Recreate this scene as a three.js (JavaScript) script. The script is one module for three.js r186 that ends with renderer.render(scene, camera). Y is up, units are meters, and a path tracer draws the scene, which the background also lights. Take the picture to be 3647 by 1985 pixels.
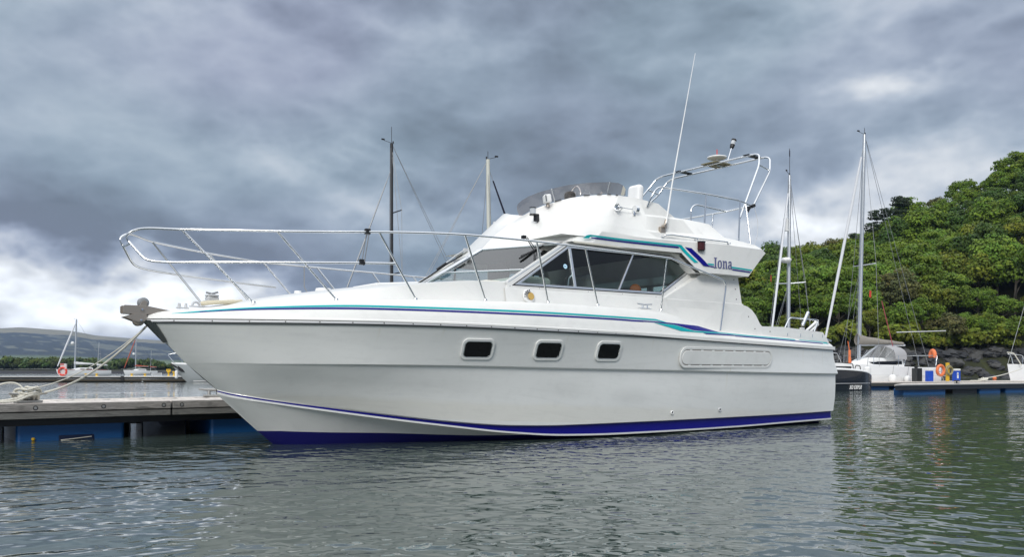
import * as THREE from 'three';
import { mergeGeometries, toCreasedNormals } from 'three/addons/utils/BufferGeometryUtils.js';
import { RoundedBoxGeometry } from 'three/addons/geometries/RoundedBoxGeometry.js';
import { TextGeometry } from 'three/addons/geometries/TextGeometry.js';
import { FontLoader } from 'three/addons/loaders/FontLoader.js';
import { ImprovedNoise } from 'three/addons/math/ImprovedNoise.js';

// ---------- camera, sky, sun, exposure ----------
const scene = new THREE.Scene();
const EYE = 0.85;                                    // the camera is held low over a pontoon
const camera = new THREE.PerspectiveCamera(2 * Math.atan(1325 / 3028) * 180 / Math.PI, 3647 / 2650, 0.1, 9000);
camera.setViewOffset(3647, 2650, 0, 0, 3647, 1985);  // horizon sits low in the frame, verticals stay upright
camera.position.set(0, EYE, 0);
camera.lookAt(0, EYE, -10);
const renderer = new THREE.WebGLRenderer();
renderer.toneMapping = THREE.LinearToneMapping;
renderer.toneMappingExposure = 1.38;
renderer.shadowMap.enabled = true;

const noise = new ImprovedNoise();
function fbm(x, y, z, oct = 5, gain = 0.5, lac = 2.03) {
  let a = 1, s = 0, n = 0;
  for (let i = 0; i < oct; i++) { s += a * noise.noise(x, y, z + i * 17.3); n += a; a *= gain; x *= lac; y *= lac; z *= lac; }
  return s / n;
}
const clamp = (v, a = 0, b = 1) => Math.min(b, Math.max(a, v));
const sstep = (a, b, v) => { const t = clamp((v - a) / (b - a)); return t * t * (3 - 2 * t); };
const lerp = (a, b, t) => a + (b - a) * t;
function rng(seed) { let s = seed >>> 0; return () => { s = (s + 0x6d2b79f5) | 0; let t = Math.imul(s ^ (s >>> 15), 1 | s); t = (t + Math.imul(t ^ (t >>> 7), 61 | t)) ^ t; return ((t ^ (t >>> 14)) >>> 0) / 4294967296; }; }

// broken overcast: a computed sky of air and clouds
{
  const W = 3072, Hh = 1536, data = new Float32Array(W * Hh * 4);
  // cloud banks: azimuth, elevation and widths in degrees, strength
  const banks = [
    [-29, 4.4, 9, 2.3, 0.40], [-22, 3.2, 8, 2.2, 0.40], [-13, 2.4, 7, 1.8, 0.22], [-42, 4, 9, 2.2, 0.30],
    [20, 8.2, 5.5, 2.4, 0.46], [16, 5.5, 5, 2.5, 0.28], [28, 11.5, 6, 2.2, 0.14], [25, 16.8, 3.6, 1.0, 0.18], [38, 8, 8, 3, 0.22], [4, 4.5, 7, 3, 0.10],
    [-10, 11.0, 4, 1.7, 0.085], [-3, 10, 3, 1.4, 0.05], [-15, 13.5, 3, 1.2, 0.05], [-22, 22, 9, 2.5, 0.05], [-6, 21, 5, 1.6, 0.04], [26, 22, 10, 4, 0.06],
    [-27, 11.5, 9, 3.0, -0.07], [-20, 8.4, 8, 1.8, -0.09], [-31, 8.0, 8, 1.4, -0.08], [-13, 6.6, 6, 1.2, -0.06], [3, 14.8, 12, 2.4, -0.05], [-12, 15.8, 9, 1.6, -0.05], [12, 11.5, 5, 1.6, -0.05],
  ];
  const at = (az, ed, fine, out) => {
    const A = az * Math.PI / 180, el = ed * Math.PI / 180, x = Math.sin(A) * Math.cos(el), z = -Math.cos(A) * Math.cos(el), y = Math.sin(el);
    const X = x * 3.4, Y = y * 6.6, Z = z * 3.4, oc = fine ? 6 : 3;
    const wx = fbm(X * 1.3 + 3.1, Y * 1.3 + 1.7, Z * 1.3, 3), wz = fbm(X * 1.3, Y * 1.3 + 8.2, Z * 1.3 + 5.5, 3);
    const n1 = fbm(X * 0.8 + 11.3 + wx * 0.25, Y * 0.8 + wz * 0.3, Z * 0.8 + 2.2, oc, 0.5);
    // billowing lumps
    let n2 = 0, am = 0.5, q0 = 2.2; for (let o = 0; o < (fine ? 6 : 3); o++) { n2 += am * (0.30 - Math.abs(noise.noise(X * q0 + 5.1 * o + wx * 0.4, Y * q0 * 1.05 + 4.4 + wz * 0.4, Z * q0 + o))); am *= 0.57; q0 *= 2.05; }
    const n3 = fbm(X * 6, Y * 7, Z * 6, fine ? 4 : 1, 0.6);
    let b = 0.262 + 0.22 * n1 + 0.21 * n2 + 0.04 * n3;
    for (const [a, e, sa, se, w] of banks) {
      const da = (az - a + wx * 7) / sa, de = (ed - e + wz * 2.2 - n2 * 2.6 + n3 * 0.9) / se, q = da * da + de * de;
      if (q < 9) b += w * Math.exp(-q) * (w > 0 ? 0.55 + 1.0 * clamp(0.5 + n2 * 1.7 + n1 * 0.5 + n3 * 0.6) : 1);
    }
    b = 0.13 + Math.log1p(Math.exp((b - 0.13) * 30)) / 30;
    // the cloud deck is thinner and brighter towards the zenith
    b = lerp(b, 1.0 + 0.6 * n1 + 0.25 * n2, sstep(21, 50, ed));
    const t = sstep(0.20, 0.62, b), tint = clamp(0.5 + 1.6 * fbm(X * 0.7 + 9, Y * 0.7 + 2.2, Z * 0.7, 2));
    // dark cloud is slate, thick grey cloud faintly violet, lit edges white
    out[0] = b * lerp(lerp(0.76, 0.83, tint), 0.97, t); out[1] = b * lerp(lerp(0.985, 0.96, tint), 1.015, t); out[2] = b * lerp(lerp(1.23, 1.29, tint), 1.07, t);
  };
  const C = 8, gw = W / C, gh = Math.floor(Hh / C), coarse = new Float32Array((gw + 1) * (gh + 1) * 3), v = [0, 0, 0];
  const azOf = (i) => { const th = (i / W - 0.5) * 360; let a = th + 90; if (a > 180) a -= 360; return a; };
  for (let j = 0; j <= gh; j++) { const ed = j * C / Hh * 180 - 90; if (ed < -3) continue; for (let i = 0; i <= gw; i++) { at(azOf((i % gw) * C), ed, false, v); coarse.set(v, (j * (gw + 1) + i) * 3); } }
  for (let j = 0; j < Hh; j++) {
    const ed = (j + 0.5) / Hh * 180 - 90;
    for (let i = 0; i < W; i++) {
      const o = (j * W + i) * 4; data[o + 3] = 1;
      if (ed < -0.3) { data[o] = 0.16; data[o + 1] = 0.2; data[o + 2] = 0.25; continue; }
      const az = azOf(i + 0.5), near = sstep(46, 38, Math.abs(az)) * sstep(33, 28, ed);
      if (near > 0) at(az, ed, true, v);
      const fi = (i + 0.5) / C, fj = (j + 0.5) / C, a = Math.floor(fi), b = Math.min(Math.floor(fj), gh - 1), u = fi - a, w = fj - b;
      for (let k = 0; k < 3; k++) { const g = (p, q) => coarse[(q * (gw + 1) + p) * 3 + k], c = lerp(lerp(g(a, b), g(a + 1, b), u), lerp(g(a, b + 1), g(a + 1, b + 1), u), w); data[o + k] = near > 0 ? lerp(c, v[k], near) : c; }
    }
  }
  const sky = new THREE.DataTexture(data, W, Hh, THREE.RGBAFormat, THREE.FloatType);
  sky.mapping = THREE.EquirectangularReflectionMapping; sky.magFilter = THREE.LinearFilter; sky.needsUpdate = true;
  scene.background = sky; scene.environment = sky;
}
const sun = new THREE.DirectionalLight(new THREE.Color(1.0, 0.97, 0.92), 1.5);
sun.position.set(-16, 44, 58); sun.target.position.set(3, 0, -12);
sun.castShadow = true; sun.shadow.radius = 36; sun.shadow.mapSize.set(2048, 2048);
Object.assign(sun.shadow.camera, { left: -60, right: 60, top: 60, bottom: -60, near: 1, far: 220 });
sun.name = 'sun'; scene.add(sun, sun.target);

// ---------- helpers ----------
const V = (x, y, z) => new THREE.Vector3(x, y, z);
const taken = new Map();
function numbered(name) { const n = taken.get(name) ?? 0; taken.set(name, n + 1); return n ? name + '_' + String(n).padStart(3, '0') : name; }
function shadows(o) { o.traverse((m) => { if (m.isMesh) { m.castShadow = true; m.receiveShadow = true; } }); return o; }
function thing(name, label, category, pos = [0, 0, 0], turn = 0, group) {
  const o = new THREE.Group(); o.name = numbered(name); o.position.set(...pos); o.rotation.y = turn;
  o.userData = { label, category }; if (group) o.userData.group = group;
  scene.add(o); return o;
}
function part(name, geo, mat, parent, label) {
  const m = new THREE.Mesh(Array.isArray(geo) ? merge(geo) : geo, mat); m.name = name; m.castShadow = m.receiveShadow = true;
  if (label) m.userData.label = label;
  parent.add(m); return m;
}
function sub(name, parent) { const g = new THREE.Group(); g.name = name; parent.add(g); return g; }
function structure(name, geo, mat, kind = 'structure', label, category) {
  const m = geo.isObject3D ? geo : new THREE.Mesh(Array.isArray(geo) ? merge(geo) : geo, mat);
  m.name = numbered(name); m.userData.kind = kind; m.receiveShadow = m.castShadow = true;
  if (label) m.userData.label = label; if (category) m.userData.category = category;
  scene.add(m); return m;
}
function dup(o, pos, turn, label, scale) {
  const c = o.clone(); c.name = numbered(o.name.replace(/_\d{3}$/, '')); c.userData = { ...o.userData };
  c.position.set(...pos); c.rotation.y = turn; if (label) c.userData.label = label; if (scale) c.scale.set(...(Array.isArray(scale) ? scale : [scale, scale, scale]));
  scene.add(c); return c;
}
function merge(list) {
  const l = list.map((g) => { const h = g.index ? g.toNonIndexed() : g.clone(); for (const k of Object.keys(h.attributes)) if (!['position', 'normal', 'uv', 'color'].includes(k)) h.deleteAttribute(k); if (!h.attributes.uv) h.setAttribute('uv', new THREE.BufferAttribute(new Float32Array(h.attributes.position.count * 2), 2)); return h; });
  const col = l.some((g) => g.attributes.color); if (col) for (const g of l) if (!g.attributes.color) g.setAttribute('color', new THREE.BufferAttribute(new Float32Array(g.attributes.position.count * 3).fill(1), 3));
  return mergeGeometries(l);
}
function at(g, x = 0, y = 0, z = 0, rx = 0, ry = 0, rz = 0) { g.applyMatrix4(new THREE.Matrix4().makeRotationFromEuler(new THREE.Euler(rx, ry, rz)).setPosition(x, y, z)); return g; }
const box = (w, h, d, x = 0, y = 0, z = 0, rx = 0, ry = 0, rz = 0) => at(new THREE.BoxGeometry(w, h, d), x, y, z, rx, ry, rz);
const rbox = (w, h, d, r, x = 0, y = 0, z = 0, rx = 0, ry = 0, rz = 0) => at(new RoundedBoxGeometry(w, h, d, 3, r), x, y, z, rx, ry, rz);
const cyl = (r0, r1, h, x = 0, y = 0, z = 0, rx = 0, ry = 0, rz = 0, seg = 20) => at(new THREE.CylinderGeometry(r1, r0, h, seg), x, y, z, rx, ry, rz);
function loft(rows, crease = 0.6) {           // rows[i][j] = [x, y, z]
  const n = rows.length, m = rows[0].length, pos = [], uv = [], idx = [];
  for (let i = 0; i < n; i++) { let len = 0; for (let j = 0; j < m; j++) {
    const p = rows[i][j]; if (j) { const q = rows[i][j - 1]; len += Math.hypot(p[0] - q[0], p[1] - q[1], p[2] - q[2]); }
    pos.push(...p); uv.push(p[0], len);
  } }
  for (let i = 0; i < n - 1; i++) for (let j = 0; j < m - 1; j++) { const a = i * m + j, b = a + 1, c = a + m, d = c + 1; idx.push(a, c, b, b, c, d); }
  const g = new THREE.BufferGeometry(); g.setAttribute('position', new THREE.Float32BufferAttribute(pos, 3)); g.setAttribute('uv', new THREE.Float32BufferAttribute(uv, 2)); g.setIndex(idx);
  g.computeVertexNormals();
  return crease ? toCreasedNormals(g, crease) : g;
}
function mirror(g) {                           // across z = 0
  const h = (g.index ? g.toNonIndexed() : g.clone()); h.scale(1, 1, -1);
  for (const k of Object.keys(h.attributes)) { const a = h.attributes[k], s = a.itemSize; for (let i = 0; i < a.count; i += 3) for (let c = 0; c < s; c++) { const t = a.array[(i + 1) * s + c]; a.array[(i + 1) * s + c] = a.array[(i + 2) * s + c]; a.array[(i + 2) * s + c] = t; } }
  return h;
}
const both = (g) => merge([g, mirror(g)]);
function part2(name, g, mat, parent) { part(name, mirror(g), mat, parent); return part(name, g, mat, parent); }   // one on either side
// vinyl cut to an outline, laid on the surface z = zf(x, y)
function decal(name, mat, poly, zf, parent, off = 0.005) {
  const P = poly.map((p) => new THREE.Vector2(...p)), tri = THREE.ShapeUtils.triangulateShape(P, []), out = [];
  const cut = (a, b, c, d) => { const l = Math.max(a.distanceTo(b), b.distanceTo(c), c.distanceTo(a)); if (l < 0.09 || d > 6) { for (const q of [a, b, c]) out.push(q.x, q.y, zf(q.x, q.y) + off); return; } const ab = a.clone().lerp(b, 0.5), bc = b.clone().lerp(c, 0.5), ca = c.clone().lerp(a, 0.5); cut(a, ab, ca, d + 1); cut(ab, b, bc, d + 1); cut(ca, bc, c, d + 1); cut(ab, bc, ca, d + 1); };
  for (const t of tri) { let [a, b, c] = t.map((i) => P[i]); if ((b.x - a.x) * (c.y - a.y) - (b.y - a.y) * (c.x - a.x) < 0) [b, c] = [c, b]; cut(a, b, c, 0); }
  const g = new THREE.BufferGeometry(); g.setAttribute('position', new THREE.Float32BufferAttribute(out, 3)); g.computeVertexNormals(); return part(name, g, mat, parent);
}
class Poly extends THREE.Curve { constructor(p) { super(); this.p = p; this.l = [0]; for (let i = 1; i < p.length; i++) this.l.push(this.l[i - 1] + p[i].distanceTo(p[i - 1])); }
  getPoint(t, o = new THREE.Vector3()) { const L = this.l[this.l.length - 1] * t; let i = 1; while (i < this.p.length - 1 && this.l[i] < L) i++; const f = (L - this.l[i - 1]) / Math.max(1e-9, this.l[i] - this.l[i - 1]); return o.copy(this.p[i - 1]).lerp(this.p[i], clamp(f)); }
  getPointAt(t, o) { return this.getPoint(t, o); } }
function fillet(pts, r = 0) {                  // polyline with rounded corners
  const P = pts.map((p) => (p.isVector3 ? p : V(...p))); if (!r || P.length < 3) return P;
  const out = [P[0]];
  for (let i = 1; i < P.length - 1; i++) {
    const a = P[i - 1], b = P[i], c = P[i + 1], d = Math.min(r, a.distanceTo(b) * 0.48, b.distanceTo(c) * 0.48);
    const s = b.clone().add(a.clone().sub(b).setLength(d)), e = b.clone().add(c.clone().sub(b).setLength(d));
    for (let k = 0; k <= 5; k++) { const t = k / 5; out.push(s.clone().multiplyScalar((1 - t) ** 2).addScaledVector(b, 2 * t * (1 - t)).addScaledVector(e, t * t)); }
  }
  out.push(P[P.length - 1]); return out;
}
function pipe(pts, r, fil = 0, seg = 10) {     // swept tube through the points, one ring per point
  const P = fillet(pts, fil), n = P.length, pos = [], nor = [], idx = [], uv = [];
  let N = null; let len = 0;
  for (let i = 0; i < n; i++) {
    const t = (i === 0 ? P[1].clone().sub(P[0]) : i === n - 1 ? P[i].clone().sub(P[i - 1]) : P[i + 1].clone().sub(P[i]).normalize().add(P[i].clone().sub(P[i - 1]).normalize())).normalize();
    if (!N) N = Math.abs(t.y) < 0.9 ? V(0, 1, 0) : V(1, 0, 0);
    N.addScaledVector(t, -N.dot(t)).normalize(); const B = t.clone().cross(N); const rr = typeof r === 'function' ? r(i / (n - 1)) : r;
    if (i) len += P[i].distanceTo(P[i - 1]);
    for (let k = 0; k <= seg; k++) { const a = k / seg * Math.PI * 2, d = N.clone().multiplyScalar(Math.cos(a)).addScaledVector(B, Math.sin(a)); pos.push(P[i].x + d.x * rr, P[i].y + d.y * rr, P[i].z + d.z * rr); nor.push(d.x, d.y, d.z); uv.push(len, k / seg); }
  }
  for (let i = 0; i < n - 1; i++) for (let k = 0; k < seg; k++) { const a = i * (seg + 1) + k, b = a + seg + 1; idx.push(a, a + 1, b, a + 1, b + 1, b); }
  for (const [i, s] of [[0, 1], [n - 1, -1]]) { const c = pos.length / 3, q = P[i], u = P[i === 0 ? 1 : n - 2].clone().sub(q).normalize().multiplyScalar(-1); pos.push(q.x, q.y, q.z); nor.push(u.x, u.y, u.z); uv.push(0, 0); for (let k = 0; k < seg; k++) { const a = i * (seg + 1) + k; s > 0 ? idx.push(c, a + 1, a) : idx.push(c, a, a + 1); } }
  const g = new THREE.BufferGeometry(); g.setAttribute('position', new THREE.Float32BufferAttribute(pos, 3)); g.setAttribute('normal', new THREE.Float32BufferAttribute(nor, 3)); g.setAttribute('uv', new THREE.Float32BufferAttribute(uv, 2)); g.setIndex(idx); return g;
}
function tab(pts) {                            // monotone cubic through [x, y] pairs
  const n = pts.length, x = pts.map((p) => p[0]), y = pts.map((p) => p[1]), d = [], m = [];
  for (let i = 0; i < n - 1; i++) d.push((y[i + 1] - y[i]) / (x[i + 1] - x[i]));
  for (let i = 0; i < n; i++) m.push(i === 0 ? d[0] : i === n - 1 ? d[n - 2] : d[i - 1] * d[i] <= 0 ? 0 : 2 * d[i - 1] * d[i] / (d[i - 1] + d[i]));
  return (v) => { if (v <= x[0]) return y[0]; if (v >= x[n - 1]) return y[n - 1]; let i = 0; while (x[i + 1] < v) i++; const h = x[i + 1] - x[i], t = (v - x[i]) / h; return (2 * t ** 3 - 3 * t * t + 1) * y[i] + (t ** 3 - 2 * t * t + t) * h * m[i] + (3 * t * t - 2 * t ** 3) * y[i + 1] + (t ** 3 - t * t) * h * m[i + 1]; };
}
const ltab = (pts) => (v) => { if (v <= pts[0][0]) return pts[0][1]; for (let i = 1; i < pts.length; i++) if (v <= pts[i][0]) return lerp(pts[i - 1][1], pts[i][1], (v - pts[i - 1][0]) / (pts[i][0] - pts[i - 1][0])); return pts[pts.length - 1][1]; };
const range = (a, b, n) => Array.from({ length: n + 1 }, (_, i) => a + (b - a) * i / n);
// extruded outline: points [u, v] drawn in the plane of ax, ay at origin o, thick along ax x ay
function plate(outline, holes, depth, o, ax, ay, bevel = 0) {
  const s = new THREE.Shape(outline.map((p) => new THREE.Vector2(...p))); for (const h of holes ?? []) s.holes.push(new THREE.Path(h.map((p) => new THREE.Vector2(...p))));
  const g = new THREE.ExtrudeGeometry(s, { depth, bevelEnabled: bevel > 0, bevelThickness: bevel, bevelSize: bevel, bevelOffset: -bevel, bevelSegments: 2, curveSegments: 8 });
  const X = V(...ax).normalize(), Y = V(...ay).normalize(), Z = X.clone().cross(Y); g.applyMatrix4(new THREE.Matrix4().makeBasis(X, Y, Z).setPosition(...o)); return g;
}
function roundRect(w, h, r, n = 6) { const p = []; for (const [cx, cy, a0] of [[w / 2 - r, h / 2 - r, 0], [-w / 2 + r, h / 2 - r, 90], [-w / 2 + r, -h / 2 + r, 180], [w / 2 - r, -h / 2 + r, 270]]) for (let i = 0; i <= n; i++) { const a = (a0 + 90 * i / n) * Math.PI / 180; p.push([cx + r * Math.cos(a), cy + r * Math.sin(a)]); } return p; }
// computed textures
function tex(w, h, f, srgb = false, rep = 1) {
  const d = new Uint8Array(w * h * 4); for (let j = 0; j < h; j++) for (let i = 0; i < w; i++) { const c = f(i / w, j / h), o = (j * w + i) * 4; for (let k = 0; k < 3; k++) d[o + k] = clamp(Array.isArray(c) ? c[k] : c) * 255; d[o + 3] = 255; }
  const t = new THREE.DataTexture(d, w, h); t.wrapS = t.wrapT = THREE.RepeatWrapping; t.magFilter = THREE.LinearFilter; t.minFilter = THREE.LinearMipmapLinearFilter; t.colorSpace = srgb ? THREE.SRGBColorSpace : THREE.NoColorSpace; t.repeat.set(...(Array.isArray(rep) ? rep : [rep, rep])); t.needsUpdate = true; return t;
}
// tiling noise in 0..1
function tnoise(u, v, f, oct = 4, seed = 0, gain = 0.5) { let s = 0, a = 1, n = 0; for (let o = 0; o < oct; o++) { const q = f * 2 ** o, A = u * Math.PI * 2, B = v * Math.PI * 2, R = q / (2 * Math.PI); s += a * noise.noise(Math.cos(A) * R + seed + 31.7, Math.sin(A) * R + Math.cos(B) * R * 1.0 + 57.3, Math.sin(B) * R + seed * 2.1 + 11.9); n += a; a *= gain; } return 0.5 + 0.5 * s / n * 1.5; }
const std = (c, r = 0.6, m = 0, extra = {}) => new THREE.MeshStandardMaterial({ color: Array.isArray(c) ? new THREE.Color().setRGB(...c) : new THREE.Color(c), roughness: r, metalness: m, side: THREE.DoubleSide, ...extra });
const phys = (c, r, extra = {}) => new THREE.MeshPhysicalMaterial({ color: Array.isArray(c) ? new THREE.Color().setRGB(...c) : new THREE.Color(c), roughness: r, side: THREE.DoubleSide, ...extra });

// gelcoat: faint mottled weathering and scuffs
const gelMap = tex(1024, 1024, (u, v) => { const a = tnoise(u, v, 3, 5, 1.3), b = tnoise(u, v, 22, 3, 7.7), c = tnoise(u, v, 6, 4, 3.9); const s = 1 - 0.035 * sstep(0.45, 0.9, a) - 0.02 * sstep(0.5, 0.9, b) - 0.018 * sstep(0.55, 0.85, c); return [s, s * 0.998, s * 0.988]; }, true, [0.31, 0.43]);
const gelBump = tex(512, 512, (u, v) => tnoise(u, v, 4, 4, 5.1), false, [0.55, 0.55]);
// the topsides' own map, metre for metre: smudges, thin run-off streaks, a faint tan tide mark low down
const hullMap = tex(1536, 256, (u, v) => { const X = u * 10.6 - 1.5, L = v * 1.3; let d = 0.02 * sstep(0.45, 0.9, tnoise(u, v, 26, 4, 2.4)) + 0.012 * sstep(0.5, 0.9, fbm(X * 9, L * 9, 3.3, 3) + 0.5), w = 0;
  for (const [x, l, sx, sl, a] of [[3.1, 0.86, 0.4, 0.14, 0.045], [4.2, 0.92, 0.35, 0.12, 0.05], [5.5, 0.80, 0.3, 0.10, 0.035], [6.9, 0.78, 0.5, 0.12, 0.03], [1.6, 0.9, 0.5, 0.15, 0.02]]) d += a * Math.exp(-(((X - x) / sx) ** 2) - ((L - l) / sl) ** 2) * clamp(0.35 + 1.3 * (0.5 + fbm(X * 3, L * 5, x, 4)));
  for (const [x, l0, l1, a] of [[6.05, 0.36, 0.86, 0.07], [5.02, 0.38, 0.6, 0.05], [7.9, 0.02, 0.34, 0.05], [2.95, 0.03, 0.2, 0.04], [0.6, 0.03, 0.28, 0.03], [8.5, 0.03, 0.4, 0.04], [4.4, 0.03, 0.22, 0.03], [1.3, 0.03, 0.16, 0.03]]) { const t = clamp((L - l0) / (l1 - l0)), xx = x + 0.015 * fbm(L * 6, x, 1, 2); if (L > l0 && L < l1) w += a * (1 - t) * Math.exp(-(((X - xx) / 0.012) ** 2)); }
  w += 0.03 * sstep(1.02, 1.12, L + 0.05 * fbm(X * 2.2, 4, 4, 3)); const s = 1 - d - w * 0.6; return [s, s - w * 0.25, s * 0.992 - w * 0.8]; }, true, [1 / 10.6, 1 / 1.3]);
hullMap.offset.set(1.5 / 10.6, 0);
const M = {
  gel: phys([0.79, 0.80, 0.795], 0.30, { map: gelMap, clearcoat: 0.5, clearcoatRoughness: 0.06, bumpMap: gelBump, bumpScale: 0.002 }),
  topside: phys([0.80, 0.81, 0.805], 0.30, { map: hullMap, clearcoat: 0.5, clearcoatRoughness: 0.06, bumpMap: gelBump, bumpScale: 0.003 }),
  deckWhite: phys([0.79, 0.79, 0.78], 0.38, { map: gelMap, clearcoat: 0.3, clearcoatRoughness: 0.12 }),
  blue: phys([0.003, 0.002, 0.17], 0.35, { specularIntensity: 0.6 }),
  antifoul: std([0.003, 0.003, 0.13], 0.6),
  teal: phys([0.0, 0.38, 0.41], 0.4, { specularIntensity: 0.5 }), navy: phys([0.003, 0.004, 0.20], 0.4, { specularIntensity: 0.5 }),
  strip: std([0.72, 0.72, 0.73], 0.4), rubber: std([0.045, 0.055, 0.058], 0.55), darkline: std([0.03, 0.03, 0.035], 0.6),
  steel: std([0.76, 0.77, 0.78], 0.17, 1), alu: std([0.78, 0.79, 0.80], 0.28, 1), brushed: std([0.40, 0.35, 0.30], 0.42, 0.7), screw: std([0.10, 0.10, 0.10], 0.4, 0.6),
  glass: phys([0.62, 0.71, 0.70], 0.0, { transmission: 1, ior: 1.5, thickness: 0, specularIntensity: 1 }),
  glassDark: phys([0.004, 0.004, 0.005], 0.05, { specularIntensity: 0.7 }),
  visor: phys([0.74, 0.665, 0.63], 0.04, { transmission: 0.95, ior: 1.5, thickness: 0 }),
  black: std([0.012, 0.012, 0.013], 0.45), blackGloss: phys([0.01, 0.01, 0.011], 0.15, { clearcoat: 0.6 }), grey: std([0.25, 0.26, 0.27], 0.5), lightgrey: std([0.55, 0.56, 0.57], 0.5),
  white: std([0.8, 0.8, 0.79], 0.45), cream: std([0.62, 0.60, 0.52], 0.7), wood: std([0.09, 0.045, 0.02], 0.5), darkIn: std([0.05, 0.05, 0.05], 0.8),
  navred: phys([0.05, 0.008, 0.008], 0.2), lens: phys([0.5, 0.52, 0.54], 0.12, { clearcoat: 1 }), yellow: std([0.70, 0.44, 0.02], 0.5), amber: std([0.55, 0.36, 0.10], 0.5), red: std([0.62, 0.05, 0.03], 0.5), orange: std([0.78, 0.20, 0.07], 0.6),
};
// ---------- the water ----------
{
  const R = rng(77), waves = [];
  const add = (n, l0, l1, slope, dir, spread) => { for (let i = 0; i < n; i++) { const L = l0 * (l1 / l0) ** ((i + R()) / n), k = 2 * Math.PI / L, a = dir + (R() - 0.5) * spread; waves.push([k * Math.cos(a), k * Math.sin(a), R() * 6.283, slope / k * Math.sqrt(2 / n), L]); } };
  add(10, 1.2, 3.4, 0.010, 1.25, 1.2); add(18, 0.45, 1.2, 0.015, 1.45, 1.5); add(18, 0.20, 0.45, 0.024, 1.7, 2.0); add(8, 0.11, 0.20, 0.016, 1.6, 3.0);
  const rad = [0.4]; { let d = 0.4; while (d < 3.2) { d += 0.16; rad.push(d); } const f = 722; while (d < 75) { const y = f / d; d = f / (y - 0.62); rad.push(d); } while (d < 7000) { d *= 1.11; rad.push(d); } }
  const ang = []; for (let a = -180; a < -42; a += 3) ang.push(a); for (let a = -42; a < 42; a += 0.115) ang.push(a); for (let a = 42; a <= 180.01; a += 3) ang.push(Math.min(a, 180));
  const nr = rad.length, na = ang.length, pos = new Float32Array(nr * na * 3), uv = new Float32Array(nr * na * 2), idx = [];
  // gust patches ruffle the open water, the lee of the pontoon lies calmer
  const height = (x, z, d) => {
    let h = 0; const calm = sstep(-1.5, -6, x + 0.2 * (z + 10)) * sstep(-14, -10.5, z) , gust = 0.78 + 0.6 * fbm(x * 0.22, 3.3, z * 0.22, 3);
    const amp = lerp(1, 0.5, calm) * gust, cell = Math.max(d * d / 722 * 0.62, d * 0.002);
    for (const [kx, kz, p, a, L] of waves) { if (L < cell * 2.2) continue; h += a * Math.sin(kx * x + kz * z + p); }
    return h * amp;
  };
  for (let j = 0; j < nr; j++) for (let i = 0; i < na; i++) {
    const d = rad[j], a = ang[i] * Math.PI / 180, x = Math.sin(a) * d, z = -Math.cos(a) * d, o = j * na + i;
    pos[o * 3] = x; pos[o * 3 + 1] = d < 75 && Math.abs(ang[i]) < 42 ? height(x, z, d) * sstep(75, 40, d) * sstep(42, 39, Math.abs(ang[i])) : 0; pos[o * 3 + 2] = z; uv[o * 2] = x; uv[o * 2 + 1] = -z;
    if (j && i) { const q = o - na; idx.push(q - 1, q, o - 1, o - 1, q, o); }
  }
  const g = new THREE.BufferGeometry(); g.setAttribute('position', new THREE.BufferAttribute(pos, 3)); g.setAttribute('uv', new THREE.BufferAttribute(uv, 2)); g.setIndex(idx); g.computeVertexNormals();
  const N = g.attributes.normal; for (let i = 0; i < N.count; i++) if (N.getY(i) < 0) { N.setXYZ(i, -N.getX(i), -N.getY(i), -N.getZ(i)); }
  // fine ripples as surface normals, 3.1 m to a tile
  const NR = 512, hf = new Float32Array(NR * NR), WV = []; { const Q = rng(5); for (let i = 0; i < 60; i++) { const f = 8 * (46 / 8) ** (i / 60), a = 1.5 + (Q() - 0.5) * 2.4, kx = Math.round(Math.cos(a) * f), ky = Math.round(Math.sin(a) * f); WV.push([kx, ky, Q() * 6.283, 1 / Math.hypot(kx, ky)]); } }
  for (const [kx, ky, p, a] of WV) for (let j = 0; j < NR; j++) for (let i = 0; i < NR; i++) hf[j * NR + i] += a * Math.sin(2 * Math.PI * (kx * i + ky * j) / NR + p);
  let ss = 0; const gx = (i, j) => hf[j * NR + (i + 1) % NR] - hf[j * NR + (i + NR - 1) % NR], gy = (i, j) => hf[((j + 1) % NR) * NR + i] - hf[((j + NR - 1) % NR) * NR + i]; for (let j = 0; j < NR; j += 7) for (let i = 0; i < NR; i += 7) ss += gx(i, j) ** 2 + gy(i, j) ** 2; const k = 0.042 / Math.sqrt(ss / (Math.ceil(NR / 7) ** 2));
  const rip = tex(NR, NR, (u, v) => { const i = Math.round(u * NR), j = Math.round(v * NR), n = V(-gx(i, j) * k, -gy(i, j) * k, 1).normalize(); return [0.5 + 0.5 * n.x, 0.5 + 0.5 * n.y, 0.5 + 0.5 * n.z]; }, false, [0.32, 0.32]);
  const mat = phys([0.044, 0.064, 0.056], 0.02, { ior: 1.75, normalMap: rip, normalScale: new THREE.Vector2(0.9, 0.9) });
  structure('water', g, mat);
}
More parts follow.
